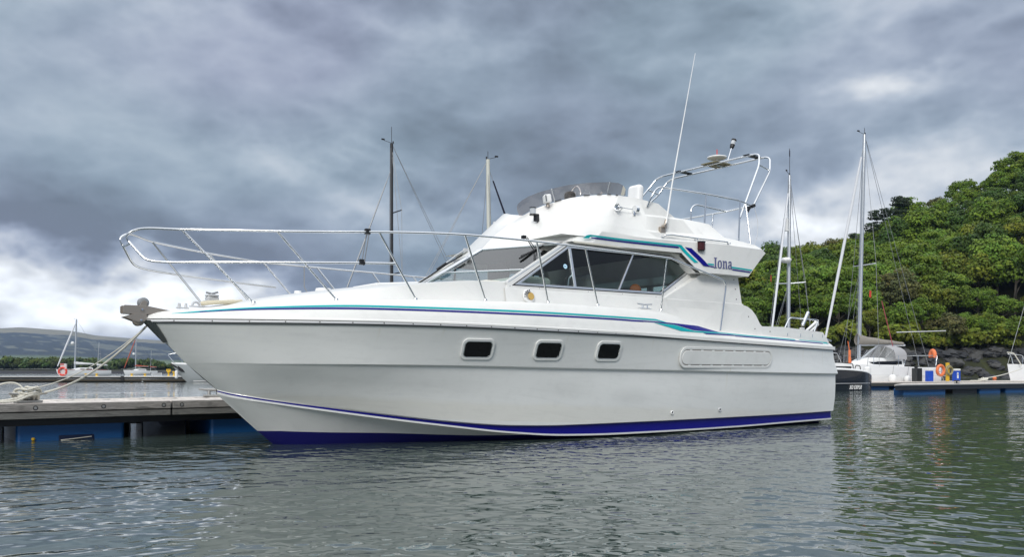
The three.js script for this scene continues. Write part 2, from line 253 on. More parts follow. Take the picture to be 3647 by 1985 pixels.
// ---------- the motor cruiser: x runs aft from the stem at the waterline, y up, z to port ----------
const TH = 38 * Math.PI / 180, BX = -2.799, BZ = -9.976;
const boat = thing('motor_cruiser', 'large white motor cruiser with flybridge, teal and navy stripes and three square portholes', 'motor boat', [BX, 0, BZ], TH);
const ps = tab([[-1.42, 0.03], [-1.2, 0.30], [-0.8, 0.66], [-0.39, 0.97], [0, 1.2], [0.52, 1.45], [1, 1.6], [1.43, 1.7], [2, 1.8], [3, 1.9], [4, 1.94], [5, 1.95], [6, 1.94], [7, 1.91], [8, 1.86], [9, 1.79]]);
const ySheer = tab([[-1.42, 1.366], [-0.57, 1.352], [1.35, 1.342], [2.84, 1.317], [4.78, 1.288], [7.42, 1.229], [8.85, 1.208]]);
const yTop = tab([[-1.42, 1.455], [-0.56, 1.436], [0.45, 1.424], [2.85, 1.389], [6.01, 1.302], [8.87, 1.244]]);
const zKn = tab([[-0.995, 0.0], [-0.9, 0.16], [-0.7, 0.42], [-0.4, 0.7], [0, 0.95], [0.5, 1.2], [1, 1.35], [1.5, 1.46], [2, 1.55], [3, 1.68], [4, 1.76], [5, 1.81], [6, 1.84], [7, 1.85], [8, 1.83], [9, 1.76]]);
const yKn = tab([[-0.995, 0.938], [0.28, 0.933], [1.51, 0.924], [3.02, 0.899], [4.94, 0.873], [7.47, 0.837], [9, 0.822]]);
const yCh = tab([[-0.66, 0.60], [-0.54, 0.559], [-0.09, 0.473], [0.47, 0.378], [1.04, 0.287], [1.69, 0.194], [2.39, 0.103], [3.21, 0.039], [4.09, 0.022], [5.12, 0.022], [6.33, 0.025], [7.75, 0.042], [9.02, 0.055]]);
const zCh = tab([[-0.66, 0.0], [-0.5, 0.19], [0, 0.47], [1, 0.96], [2, 1.28], [3, 1.47], [4, 1.58], [5, 1.65], [6, 1.67], [7, 1.67], [8, 1.66], [9.02, 1.64]]);
const yBl = tab([[-0.66, 0.64], [-0.55, 0.604], [0.47, 0.427], [1.04, 0.344], [1.66, 0.262], [2.4, 0.196], [3.17, 0.174], [5.07, 0.178], [7.69, 0.181], [9.02, 0.193]]);
const line = (x0, x1, y, z) => (t) => { const w = t ** 1.35, x = lerp(x0, x1, w); return [x, y(x), Math.max(0, z(x))]; };
const stepK = (x) => 0.042 * sstep(-0.85, 0.6, x);
{
  const T = range(0, 1, 84), rows = { top: [], band: [], rail: [], under: [], anti: [] };
  const sheer = line(-1.405, 8.84, ySheer, ps), kn = line(-0.995, 8.99, yKn, zKn), ch = line(-0.66, 9.02, yCh, zCh), keel = (t) => { const x = lerp(-0.18, 8.95, t ** 1.35); return [x, tab([[-0.18, 0.155], [0, 0], [0.5, -0.36], [1, -0.52], [2, -0.6], [9, -0.62]])(x), 0]; };
  for (const t of T) {
    const s = sheer(t), k = kn(t), c = ch(t), q = keel(t), st = stepK(k[0]), yb = Math.max(yBl(c[0]), c[1] + 0.03), w = sstep(-0.6, 1.5, c[0]);
    const ko = [k[0], k[1], k[2] + st], ki = [k[0], k[1] - st * 0.55, k[2] - st * 0.1];
    const lo = [c[0], yb + 0.008, c[2] + 0.052 * w + 0.008], mid = (a, b, f, z) => [lerp(a[0], b[0], f), lerp(a[1], b[1], f), Math.max(0, lerp(a[2], b[2], f) + z)];
    const fl = sstep(-0.9, 0, k[0]) * sstep(4.5, 0.5, k[0]);
    rows.top.push([s, mid(s, ko, 0.33, -0.012), mid(s, ko, 0.66, -0.012), mid(s, ko, 0.97, 0), ko, ki, mid(ki, lo, 0.03, 0), mid(ki, lo, 0.3, -0.03 * fl + 0.012 * (1 - fl)), mid(ki, lo, 0.6, -0.035 * fl + 0.016 * (1 - fl)), mid(ki, lo, 0.97, 0), lo, [c[0], yb - 0.004 * w, c[2] + 0.012]]);
    const tp = [c[0], yb - 0.004 * w, c[2] + 0.012], bt = [c[0], c[1] + 0.024, c[2] + 0.012];
    rows.band.push([tp, [tp[0], Math.max(tp[1] - 1e-4, bt[1]), tp[2]], bt]);
    const o = 0.020 * sstep(-0.62, 0.2, c[0]);
    rows.rail.push([bt, [c[0], c[1] + 0.022, c[2] + 0.012 + o], [c[0], c[1] + 0.002, c[2] + 0.008 + o], [c[0], c[1] - 0.004, Math.max(0, c[2] - 0.09 * sstep(-0.5, 1.2, c[0]))]]);
    const cf = rows.rail[rows.rail.length - 1][3], yB = tab([[-0.2, 0.165], [0.3, 0.145], [1, 0.125], [2.2, 0.07], [9, 0.02]])(c[0]), f = cf[1] > yB ? (cf[1] - yB) / (cf[1] - q[1]) : 0.0, b = mid(cf, q, f, 0);
    rows.under.push([cf, mid(cf, b, 0.5, -0.012), b]); rows.anti.push([b, mid(b, q, 0.35, 0.01), mid(b, q, 0.7, 0.01), q]);
  }
  part('topsides', both(loft(rows.top, 0.45)), M.topside, boat);
  part2('chine_stripe', (loft(rows.band)), M.blue, boat);
  part('spray_rail', both(loft(rows.rail, 0.5)), M.gel, boat);
  part('underbody', both(loft(rows.under)), M.gel, boat);
  part('antifouling', both(loft(rows.anti)), M.antifoul, boat);
  // transom closes the hull
  const e = T.length - 1, prof = [...rows.top[e], ...rows.band[e].slice(1), ...rows.rail[e].slice(1), ...rows.under[e].slice(1), ...rows.anti[e].slice(1)];
  part('transom', loft(prof.map((p) => [p, [p[0] + 0.02, p[1], 0], [p[0], p[1], -p[2]]])), M.gel, boat);
  // stem spray strake low on the bow
  const sx = (x) => x; const low = (x) => { const a = clamp((x + 0.3) / 0.75); return [x, lerp(0.285, 0.155, a), lerp(0.035, 0.31, a)]; };
  const L = range(-0.27, 0.42, 14).map((x) => { const p = low(sx(x)), w = 0.018 * Math.sin(Math.PI * clamp((x + 0.27) / 0.5, 0, 0.5)); return [[p[0], p[1] + 0.018, p[2] + 0.004], [p[0], p[1] + 0.012, p[2] + w + 0.012], [p[0], p[1] - 0.012, p[2] + w + 0.01], [p[0], p[1] - 0.02, p[2]]]; });
  part2('stem_strake', (loft(L)), M.gel, boat);
}
const hullZ = (x, y) => { const k = zKn(x) + stepK(x), a = (y - yKn(x)) / (ySheer(x) - yKn(x)); return lerp(k, ps(x), a); };
// frame on the upper topside at x, y: origin, along, up and outward axes
function onHull(x, y, zf = hullZ) { const p = V(x, y, zf(x, y)), ax = V(0.1, 0, zf(x + 0.05, y) - zf(x - 0.05, y)).normalize(), up = V(0, 0.1, zf(x, y + 0.05) - zf(x, y - 0.05)).normalize(), n = ax.clone().cross(up).normalize(); return { p, ax, up: n.clone().cross(ax), n }; }
function place(g, fr, off = 0) { return g.applyMatrix4(new THREE.Matrix4().makeBasis(fr.ax, fr.up, fr.n).setPosition(fr.p.clone().addScaledVector(fr.n, off))); }
function flat(outline, holes, depth, bevel = 0) { const s = new THREE.Shape(outline.map((p) => new THREE.Vector2(...p))); for (const h of holes ?? []) s.holes.push(new THREE.Path(h.map((p) => new THREE.Vector2(...p)))); return new THREE.ExtrudeGeometry(s, { depth, bevelEnabled: bevel > 0, bevelThickness: bevel, bevelSize: bevel, bevelOffset: -bevel, bevelSegments: 3, curveSegments: 8 }); }
function mirrorPart(m) { return part(m.name, mirror(m.geometry), m.material, m.parent); }
function mirrorGroup(g) { const c = sub(g.name, g.parent); for (const m of [...g.children]) part(m.name, mirror(m.geometry), m.material, c); return c; }
// portholes
for (const X of [1.765, 2.715, 3.65]) {
  const fr = onHull(X, 1.110);
  const g = sub('porthole', boat);
  part('rim', place(flat(roundRect(0.412, 0.268, 0.072, 8), [roundRect(0.350, 0.206, 0.052, 8)], 0.008, 0.006), fr, -0.004), M.gel, g);
  part('gasket', place(flat(roundRect(0.354, 0.210, 0.052, 8), [roundRect(0.334, 0.190, 0.044, 8)], 0.006, 0.002), fr, 0.002), M.alu, g);
  part('pane', place(flat(roundRect(0.338, 0.194, 0.045, 8), null, 0.004), fr, 0.001), M.glassDark, g);
}
// engine-room air intake: a raised lozenge over a slot ring
{
  const fr = onHull(5.98, 1.047), g = sub('air_intake', boat);
  fr.up.applyAxisAngle(fr.n, 0.0); 
  part('surround', place(flat(roundRect(2.07, 0.292, 0.13, 10), [roundRect(2.00, 0.222, 0.105, 10)], 0.006, 0.005), fr, -0.003), M.gel, g);
  part('slot', place(flat(roundRect(2.005, 0.227, 0.108, 10), null, 0.003), fr, -0.004), std([0.38, 0.35, 0.33], 0.7), g);
  part('cover', place(flat(roundRect(1.985, 0.190, 0.094, 10), null, 0.006, 0.005), fr, 0.0), M.gel, g);
  for (let i = 0; i < 8; i++) for (const s of [-1, 1]) part('spacer', place(at(new THREE.BoxGeometry(0.05, 0.026, 0.004), -0.82 + i * 0.235, s * 0.100, 0), fr, -0.0005), M.gel, g);
}
for (const [x, y, m] of [[4.985, 0.29, M.gel], [5.98, 0.303, M.lightgrey]]) { const g = sub('through_hull', boat); const z = lerp(zCh(x) + 0.06, zKn(x), (y - 0.19) / 0.68) + 0.012; part('flange', at(new THREE.TorusGeometry(0.022, 0.009, 8, 20), x, y, z), m, g); part('bore', cyl(0.018, 0.018, 0.012, x, y, z - 0.002, Math.PI / 2), M.black, g); }
// rubbing strake: white lip, screwed strip and dark fender below
{
  const X = [...range(-1.41, -0.6, 24), ...range(-0.55, 8.85, 90)];
  const prof = (x, list) => { const dz = (ps(x + 0.02) - ps(x - 0.02)) / 0.04, l = Math.hypot(1, dz), nx = -dz / l, nz = 1 / l; return list.map(([o, y]) => [x + nx * o, y, Math.max(0, ps(x) + nz * o)]); };
  const sweep = (f) => both(loft(X.map((x) => prof(x, f(x))), 0.5));
  const e = (x) => 0.55 + 0.45 * sstep(-1.4, -0.6, x);
  part('rubber_fender', sweep((x) => { const y = ySheer(x); return [[-0.01, y - 0.002], [0.012 * e(x), y - 0.002], [0.016 * e(x), y + 0.002], [0.016 * e(x), y + 0.013], [-0.01, y + 0.015]]; }), M.rubber, boat);
  part('rub_strip', sweep((x) => { const y = ySheer(x) + 0.016; return [[0.0, y], [0.022, y], [0.027, y + 0.005], [0.027, y + 0.021], [0.022, y + 0.026], [0.0, y + 0.026]]; }), M.strip, boat);
  part('deck_lip', sweep((x) => { const y = ySheer(x) + 0.047, t = yTop(x); return [[0.0, y], [0.030, y], [0.036, y + 0.007], [0.034, t - 0.034], [0.014, t - 0.026], [0.004, t]]; }), M.deckWhite, boat);
  const sg = new THREE.SphereGeometry(0.007, 8, 6);
  for (let x = -1.2; x < 8.8; x += 0.305) { const p = prof(x, [[0.028, ySheer(x) + 0.029]])[0]; const m = part('screw', sg, M.screw, boat); m.position.set(...p); }
}
// deck moulding up to the ridge that carries the guard rail
const yRidge = tab([[-1.42, 1.475], [-0.77, 1.546], [0.24, 1.618], [1.05, 1.645], [1.88, 1.662], [2.74, 1.675], [3.54, 1.675], [4.5, 1.660], [4.75, 1.640], [5.09, 1.582], [5.51, 1.492], [5.91, 1.440], [6.4, 1.415], [7, 1.395], [8.88, 1.345]]);
const ins = (x, d) => Math.max(ps(x) - d, ps(x) * 0.4);
const mouldZ = (x, y) => { const a = clamp((y - yTop(x)) / (yRidge(x) - yTop(x))); return lerp(ins(x, 0.0), ins(x, 0.12), a) + 0.022 * Math.sin(Math.PI * a) * sstep(-1.3, -0.5, x); };
const yCtr = tab([[-1.42, 1.475], [-1.1, 1.52], [-0.64, 1.603], [-0.33, 1.672], [0.15, 1.765], [0.69, 1.852], [1.18, 1.918], [1.6, 1.958], [2.03, 1.992], [2.6, 2.0]]);
const zFoot = tab([[-1.42, 0.012], [-1, 0.24], [-0.5, 0.5], [0, 0.80], [0.5, 1.02], [1, 1.17], [1.5, 1.29], [2, 1.375], [2.45, 1.40]]);
{
  const X = [...range(-1.41, -0.6, 20), ...range(-0.52, 8.87, 100)];
  part('deck_moulding', both(loft(X.map((x) => { const a = yTop(x), b = yRidge(x); return [0, 0.2, 0.4, 0.6, 0.8, 0.95].map((f) => { const y = lerp(a, b, f); return [x, y, mouldZ(x, y)]; }).concat([[x, b, ins(x, 0.125)], [x, b + 0.006, ins(x, 0.14)], [x, b + 0.006, ins(x, 0.19)], [x, b - 0.01, ins(x, 0.21)]]); }), 0.7)), M.deckWhite, boat);
  // foredeck, trunk and side decks
  const XF = [...range(-1.41, -0.6, 16), ...range(-0.52, 2.5, 36)];
  part('foredeck', both(loft(XF.map((x) => { const zi = ins(x, 0.205), zf = Math.min(zFoot(x), zi * 0.96), yd = yRidge(x) - 0.008, c = yCtr(x), rise = Math.max(0, c - yd), sh = tab([[-1.4, 0.2], [0, 0.55], [1.5, 0.80], [2.42, 0.86]])(x);
    const ysd = yd + rise * sh, zs = zf - 0.045 * sstep(0, 2.2, x) - zf * 0.42 * sstep(1.4, -0.6, x);
    return [[x, yd, zi], [x, yd + 0.004, lerp(zi, zf, 0.7)], [x, yd + rise * 0.04, zf], [x, lerp(yd, ysd, 0.5), lerp(zf, zs, 0.5)], [x, ysd, zs], [x, lerp(ysd, c, 0.3), zs * 0.9], [x, lerp(ysd, c, 0.72), zs * 0.55], [x, lerp(ysd, c, 0.94), zs * 0.25], [x, c, 0]]; }), 0.55)), M.deckWhite, boat);
  part2('side_deck', (loft(range(2.5, 6.2, 20).map((x) => [[x, yRidge(x) - 0.008, ins(x, 0.205)], [x, yRidge(x) - 0.004, 1.36]]))), M.deckWhite, boat);
}
// teal and navy stripes on the moulding and the flybridge: thin vinyl on the surface
function stripe(name, mat, top, bot, zf, parent, n = 60, off = 0.004) {
  const a = ltab(top), b = ltab(bot), x0 = Math.max(top[0][0], bot[0][0]), x1 = Math.min(top[top.length - 1][0], bot[bot.length - 1][0]);
  const xs = [...new Set([...range(x0, x1, n), ...top.map((p) => p[0]), ...bot.map((p) => p[0])])].filter((x) => x >= x0 && x <= x1).sort((p, q) => p - q);
  const g = loft(xs.map((x) => [0, 0.5, 1].map((f) => { const y = lerp(Math.max(a(x), b(x)), b(x), f); return [x, y, zf(x, y) + off]; })), 0);
  return part(name, g, mat, parent);
}
{
  const g = sub('hull_stripes', boat);
  const tt = tab([[-1.22, 1.473], [-1.0, 1.497], [-0.55, 1.535], [0.47, 1.572], [2.10, 1.571], [3.81, 1.557], [4.48, 1.549]]), bb = tab([[-1.15, 1.474], [-0.55, 1.510], [0.47, 1.527], [2.09, 1.521], [3.80, 1.510], [4.41, 1.490]]);
  const xs = range(-1.22, 4.48, 50);
  stripe('teal_stripe', M.teal, [...xs.map((x) => [x, tt(x)]), [4.64, 1.518], [4.72, 1.500]], [[-1.22, 1.469], [-1.08, 1.473], ...range(-1.0, 4.3, 40).map((x) => [x, tt(x) - lerp(0.013, 0.022, sstep(-0.9, 0.3, x))]), [4.48, 1.527], [4.72, 1.498]], mouldZ, g);
  stripe('navy_stripe', M.navy, [...range(-1.08, 4.0, 40).map((x) => [x, bb(x) + lerp(0.006, 0.015, sstep(-0.9, 0.3, x))]), [4.23, 1.519]], [...range(-1.08, 4.0, 40).map((x) => [x, bb(x) - 0.005]), [4.23, 1.500]], mouldZ, g);
  decal('navy_stripe', M.navy, [[4.23, 1.503], [4.42, 1.503], [4.83, 1.488], [5.211, 1.422], [5.837, 1.410], [5.376, 1.488], [4.632, 1.511], [4.23, 1.519]], mouldZ, g);
  decal('teal_stripe', M.teal, [[4.42, 1.497], [4.937, 1.401], [5.328, 1.392], [5.99, 1.395], [5.99, 1.409], [5.21, 1.413], [4.827, 1.481]], mouldZ, g);
  decal('navy_stripe', M.navy, [[5.40, 1.389], [5.47, 1.374], [6.15, 1.368], [6.15, 1.380], [5.99, 1.388]], mouldZ, g);
  stripe('teal_stripe', M.teal, [[5.99, 1.409], [6.4, 1.395], [7.80, 1.364]], [[5.99, 1.392], [6.4, 1.377], [7.80, 1.346]], mouldZ, g);
  stripe('teal_stripe', M.teal, [[7.93, 1.362], [8.72, 1.343], [8.80, 1.334]], [[7.93, 1.348], [8.62, 1.330], [8.66, 1.312], [8.80, 1.307]], mouldZ, g);
  stripe('navy_stripe', M.navy, [[6.15, 1.378], [8.60, 1.321]], [[6.15, 1.361], [8.60, 1.304]], mouldZ, g);
}
// cabin side with its window opening
const cabZ = (x, y) => 1.36 + 0.047 * (x - 2.5) - 0.17 * (y - 1.95);
{
  const on = (p, o = 0) => [p[0], p[1], cabZ(p[0], p[1]) + o];
  const outline = [[2.40, 1.665], [5.06, 1.665], [5.07, 1.872], [5.86, 2.275], [5.80, 2.55], [3.42, 2.55], [2.40, 1.955]], hole = [[2.505, 1.918], [5.03, 1.933], [5.726, 2.332], [5.317, 2.497], [3.440, 2.491]];
  // sheared into the sloping plane of the side
  const sheet = (out, holes, d, bev, off) => { const g = flat(out, holes, d, bev); const p = g.attributes.position; for (let i = 0; i < p.count; i++) p.setZ(i, p.getZ(i) + cabZ(p.getX(i), p.getY(i)) + off); g.computeVertexNormals(); return g; };
  part2('cabin_side', (sheet(outline, [hole], 0.03, 0.006, -0.03)), M.deckWhite, boat);
  const inset = (pts, d) => { const n = pts.length, out = []; for (let i = 0; i < n; i++) { const a = pts[(i + n - 1) % n], b = pts[i], c = pts[(i + 1) % n]; const n1 = [-(b[1] - a[1]), b[0] - a[0]], n2 = [-(c[1] - b[1]), c[0] - b[0]]; const l1 = Math.hypot(...n1), l2 = Math.hypot(...n2); const u = [n1[0] / l1 + n2[0] / l2, n1[1] / l1 + n2[1] / l2], k = d * 2 / (u[0] * u[0] + u[1] * u[1]); out.push([b[0] + u[0] * k, b[1] + u[1] * k]); } return out; };
  const w = sub('side_window', boat);
  part('outer_seal', (sheet(inset(hole, -0.008), [inset(hole, 0.004)], 0.008, 0, -0.001)), M.black, w);
  part('frame', (sheet(inset(hole, 0.003), [inset(hole, 0.030)], 0.018, 0.004, -0.002)), M.alu, w);
  part('inner_seal', (sheet(inset(hole, 0.029), [inset(hole, 0.036)], 0.010, 0, -0.006)), M.black, w);
  const bar = (a, b, wd) => { const dx = b[0] - a[0], dy = b[1] - a[1], l = Math.hypot(dx, dy), nx = -dy / l * wd / 2, ny = dx / l * wd / 2; return [[a[0] - nx, a[1] - ny], [b[0] - nx, b[1] - ny], [b[0] + nx, b[1] + ny], [a[0] + nx, a[1] + ny]]; };
  part('mullion', (sheet(bar([3.485, 1.945], [3.465, 2.485], 0.042), null, 0.014, 0.003, -0.004)), M.alu, w);
  part('mullion', (sheet(bar([4.249, 1.955], [4.602, 2.480], 0.024), null, 0.012, 0.003, -0.006)), M.alu, w);
  const pane = (pts) => (loft([[on(pts[0], -0.012), on(pts[1], -0.012)], [on(pts[3], -0.012), on(pts[2], -0.012)]], 0));
  part('pane', pane([[2.52, 1.925], [3.485, 1.93], [3.475, 2.49], [3.43, 2.49]]), M.glass, w);
  part('pane', pane([[3.485, 1.93], [4.235, 1.935], [4.61, 2.49], [3.475, 2.49]]), M.glass, w);
  { const q = [[4.235, 1.935], [5.03, 1.94], [5.715, 2.332], [5.31, 2.49], [4.61, 2.49]].map((p) => on(p, -0.012)); const g = new THREE.BufferGeometry(); g.setAttribute('position', new THREE.Float32BufferAttribute([q[0], q[1], q[2], q[0], q[2], q[3], q[0], q[3], q[4]].flat(), 3)); g.computeVertexNormals(); part('pane', (g), M.glass, w); }
    mirrorGroup(w);
// sill crease below the windows, screws along it
  part2('sill_ledge', (loft(range(2.36, 5.05, 12).map((x) => [[x, 1.878, cabZ(x, 1.878)], [x, 1.871, cabZ(x, 1.878) + 0.013], [x, 1.858, cabZ(x, 1.86) + 0.016], [x, 1.665, cabZ(x, 1.665) + 0.014]]), 0.4)), M.deckWhite, boat);
  const sg = new THREE.SphereGeometry(0.007, 8, 6);
  for (const [x, y] of [[2.45, 1.90], [2.9, 1.896], [3.7, 1.898], [4.3, 1.90], [4.93, 1.893], [5.34, 2.045]]) part('screw', sg, M.screw, boat).position.set(...on([x, y], 0.002));
}
// windscreen: two raked panes meeting at a centre mullion
{
  const w = sub('windscreen', boat), fc = [2.03, 1.992, 0], fp = [2.424, 1.949, 1.352], tp = [3.415, 2.52, 1.305], tc = [3.012, 2.55, 0];
  const mix = (a, b, t) => a.map((v, i) => lerp(v, b[i], t)), n = V(...fp).sub(V(...fc)).cross(V(...tc).sub(V(...fc))).normalize(); if (n.y < 0) n.negate();
  const bar = (a, b, wd, th) => { const d = V(...b).sub(V(...a)), s = d.clone().cross(n).normalize(), L = d.length(); const g = new RoundedBoxGeometry(L, th, wd, 2, th * 0.3); g.applyMatrix4(new THREE.Matrix4().makeBasis(d.clone().normalize(), n, s).setPosition(V(...a).add(V(...b)).multiplyScalar(0.5))); return g; };
  part('frame', both(merge([bar(mix(fc, fp, 0), fp, 0.026, 0.02), bar(tc, tp, 0.03, 0.02), bar(fp, tp, 0.03, 0.02)])), M.alu, w);
  part('centre_mullion', bar(fc, tc, 0.075, 0.03), M.alu, w);
  mirrorPart(part('cross_bar', bar(mix(fc, tc, 0.34), mix(fp, tp, 0.31), 0.022, 0.018), M.alu, w));
  const d = n.clone().multiplyScalar(-0.003).toArray(), q = [fc, fp, tc, tp].map((p) => p.map((v, i) => v + d[i]));
  mirrorPart(part('pane', (loft([range(0, 1, 6).map((t) => mix(q[0], q[1], t)), range(0, 1, 6).map((t) => mix(q[2], q[3], t))], 0)), M.glass, w));
  // A pillar between windscreen and side window
  mirrorPart(part('corner_pillar', (loft([[[2.43, 1.950, 1.345], [2.36, 1.935, 1.365], [2.46, 1.905, cabZ(2.46, 1.905) + 0.006]], [[3.43, 2.525, 1.295], [3.385, 2.535, 1.315], [3.455, 2.505, cabZ(3.455, 2.505) + 0.006]]], 0.3)), M.deckWhite, w));
  // wipers
  const wip = sub('wiper', boat);
  part('arm', [pipe([[3.02, 2.61, 0.93], [3.06, 2.585, 0.95], [3.145, 2.44, 0.985]], 0.007), pipe([[3.05, 2.61, 0.96], [3.17, 2.45, 1.0]], 0.006), box(0.05, 0.04, 0.05, 3.02, 2.61, 0.93)], M.black, wip);
  part('blade', [pipe([[2.90, 2.315, 0.99], [3.10, 2.415, 0.985], [3.30, 2.515, 0.985]], 0.013), pipe([[2.93, 2.35, 0.985], [3.22, 2.475, 0.99]], 0.008)], M.black, wip);
  const wi2 = sub('wiper', boat);
  part('arm', [pipe([[2.76, 2.53, -0.05], [2.60, 2.43, -0.04], [2.42, 2.31, -0.02]], 0.008), box(0.06, 0.045, 0.04, 2.78, 2.53, -0.05)], M.lightgrey, wi2);
  part('blade', [pipe([[1.97, 2.0, -0.03], [2.2, 2.14, -0.02], [2.42, 2.29, -0.01], [2.70, 2.45, -0.02]], 0.011), rbox(0.18, 0.03, 0.03, 0.01, 2.36, 2.27, -0.01, 0, 0, 0.58)], M.black, wi2);
}
M.upholstery = std([0.30, 0.29, 0.27], 0.85);
// flybridge moulding
const yGut = ltab([[3.4, 2.540], [5.34, 2.530], [5.62, 2.262], [6.60, 2.262], [6.99, 2.64]]);
const yFly = ltab([[3.70, 3.20], [4.45, 3.29], [4.7, 3.28], [5.09, 3.226], [5.37, 3.052], [5.97, 3.005], [6.20, 2.822], [6.83, 2.755], [6.99, 2.648]]);
const zLow = tab([[3.40, 1.375], [3.7, 1.405], [4.76, 1.46], [5.34, 1.54], [5.7, 1.66], [6.2, 1.72], [7, 1.75]]);
const zHigh = tab([[3.6, 1.20], [4.43, 1.235], [4.75, 1.33], [5.09, 1.42], [6, 1.47], [7, 1.5]]);
const tiers = [2.690, 2.724, 2.790, 2.824, 3.020, 3.054];
const flyZ = (x, y) => { const f = clamp((y - 2.535) / 0.727), base = lerp(zLow(x), zHigh(x), clamp((y - 2.70) / 0.56)) + 0.012 * clamp((y - 2.54) / 0.16) + 0.05 * 6.75 * f * f * (1 - f) * sstep(5.0, 3.7, x), a = sstep(4.1, 5.0, x); return base + a * (0.036 * clamp((2.724 - y) / 0.034) + 0.034 * clamp((2.824 - y) / 0.034) + 0.034 * clamp((3.054 - y) / 0.034) - 0.05); };
{
  const fly = sub('flybridge', boat);
  // front: from the windscreen head to the coaming ring
  const B = [[3.012, 2.552, 0], [3.075, 2.549, 0.21], [3.14, 2.547, 0.42], [3.21, 2.545, 0.65], [3.28, 2.543, 0.88], [3.35, 2.541, 1.12], [3.40, 2.54, 1.26], [3.43, 2.54, 1.34], [3.50, 2.54, 1.385], [3.62, 2.539, 1.397]];
  const Tp = [[3.745, 3.105, 0], [3.735, 3.12, 0.1], [3.73, 3.155, 0.28], [3.77, 3.19, 0.45], [3.845, 3.222, 0.6], [3.99, 3.272, 0.75], [4.12, 3.293, 0.9], [4.25, 3.301, 1.03], [4.35, 3.302, 1.13], [4.44, 3.29, 1.20]];
  const fr = [0, 0.227, 0.246, 0.364, 0.384, 0.68, 0.70, 1];
  const rows = B.map((b, i) => fr.map((f) => { const t = Tp[i], s = Math.sin(Math.PI * f), r = i / 9; return [lerp(b[0], t[0], f) - 0.02 * s * (1 - r), lerp(b[1], t[1], f) + 0.03 * s * (1 - r), lerp(b[2], t[2], f) + 0.05 * 6.75 * f * f * (1 - f) * sstep(0.45, 1, r)]; }));
  // sides: slanted sections swing upright, horizontal tiers run aft into the wing
  const xs = [4.46, 4.55, 4.66, 4.78, 4.9, 5.0, 5.09, 5.2, 5.34, 5.37, 5.48, 5.62, 5.8, 5.97, 6.08, 6.20, 6.4, 6.60, 6.72, 6.83, 6.91, 6.99];
  const xbs = { 4.46: 3.78, 4.55: 3.98, 4.66: 4.22, 4.78: 4.46, 4.9: 4.70, 5.0: 4.90 };
  for (const x of xs) {
    const xb = xbs[x] ?? x, w = sstep(3.7, 4.9, xb), yg = yGut(xb), yt = yFly(x);
    rows.push([yg, ...tiers, yt].map((ty, k) => { const f = fr[k], X = lerp(xb, x, f), y = clamp(lerp(lerp(yg, yt, f), ty, w), yg, Math.max(yg, yt)); return [X, y, flyZ(X, y)]; }));
  }
  const body = loft(rows, 0.62); part('moulding', both(body), M.deckWhite, fly);
  // coaming inside, fly deck, underside and the aft edge of the wing
  const ring = [...Tp, ...xs.map((x) => [x, yFly(x), flyZ(x, yFly(x))])];
  part('coaming_liner', both(loft(ring.map(([x, y, z]) => [[x, y, z], [x + (z < 1.2 ? 0.03 : 0), y + 0.004, Math.max(0, z - 0.03)], [x + (z < 1.2 ? 0.07 : 0), y - 0.015, Math.max(0, z - 0.075)], [x + (z < 1.2 ? 0.12 : 0), 2.62, Math.max(0, z - 0.10)]]), 0.6)), M.deckWhite, fly);
  part('fly_deck', loft(range(3.3, 6.95, 10).map((x) => [[x, 2.63, -Math.min(1.62, zLow(x) - 0.02)], [x, 2.63, Math.min(1.62, zLow(x) - 0.02)]])), M.deckWhite, fly);
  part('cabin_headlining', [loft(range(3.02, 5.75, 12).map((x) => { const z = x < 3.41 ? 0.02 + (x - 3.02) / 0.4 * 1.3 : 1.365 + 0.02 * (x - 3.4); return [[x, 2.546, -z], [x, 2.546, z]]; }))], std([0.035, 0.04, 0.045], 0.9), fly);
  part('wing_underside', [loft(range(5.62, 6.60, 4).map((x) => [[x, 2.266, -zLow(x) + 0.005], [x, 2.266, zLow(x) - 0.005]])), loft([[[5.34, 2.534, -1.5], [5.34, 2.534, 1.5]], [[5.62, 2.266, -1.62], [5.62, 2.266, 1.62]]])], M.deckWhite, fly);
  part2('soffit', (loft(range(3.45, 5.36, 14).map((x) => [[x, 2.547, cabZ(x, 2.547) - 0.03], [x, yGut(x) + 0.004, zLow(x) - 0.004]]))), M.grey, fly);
  part2('gutter', (loft(range(3.48, 5.36, 16).map((x) => [[x, yGut(x) + 0.010, zLow(x) + 0.004], [x, yGut(x) - 0.012, zLow(x) + 0.006], [x, yGut(x) - 0.014, zLow(x) - 0.02]]))), M.cream, fly);
  part('aft_fascia', loft(range(0, 1, 4).map((t) => { const x = lerp(6.60, 6.99, t), y = lerp(2.262, 2.645, t); return [[x, y, -1.755], [x, y, -0.8], [x, y, 0.8], [x, y, 1.755]]; })), M.deckWhite, fly);
  // stripes along the wing
  const g = sub('flybridge_stripes', boat), z2 = (x, y) => flyZ(x, Math.min(y, 2.69));
  const st = (name, mat, top, bot) => stripe(name, mat, top, bot, z2, g, 40, 0.006);
  const dx = 0.0;
  const dec = (n, m, p) => decal(n, m, p, z2, g, 0.009);
  dec('teal_stripe', M.teal, [[3.62, 2.594], [3.719, 2.600], [3.735, 2.620], [3.775, 2.628], [5.254, 2.618], [5.29, 2.610], [5.530, 2.399], [5.590, 2.401], [5.325, 2.638], [5.30, 2.641], [3.74, 2.650], [3.68, 2.638]]);
  dec('navy_stripe', M.navy, [[3.758, 2.604], [5.290, 2.591], [5.275, 2.610], [3.758, 2.621]]);
  dec('navy_stripe', M.navy, [[5.383, 2.614], [5.668, 2.360], [5.861, 2.348], [5.861, 2.365], [5.764, 2.369], [5.485, 2.603]]);
  dec('teal_stripe', M.teal, [[5.735, 2.401], [5.765, 2.379], [5.862, 2.379], [5.862, 2.400]]);
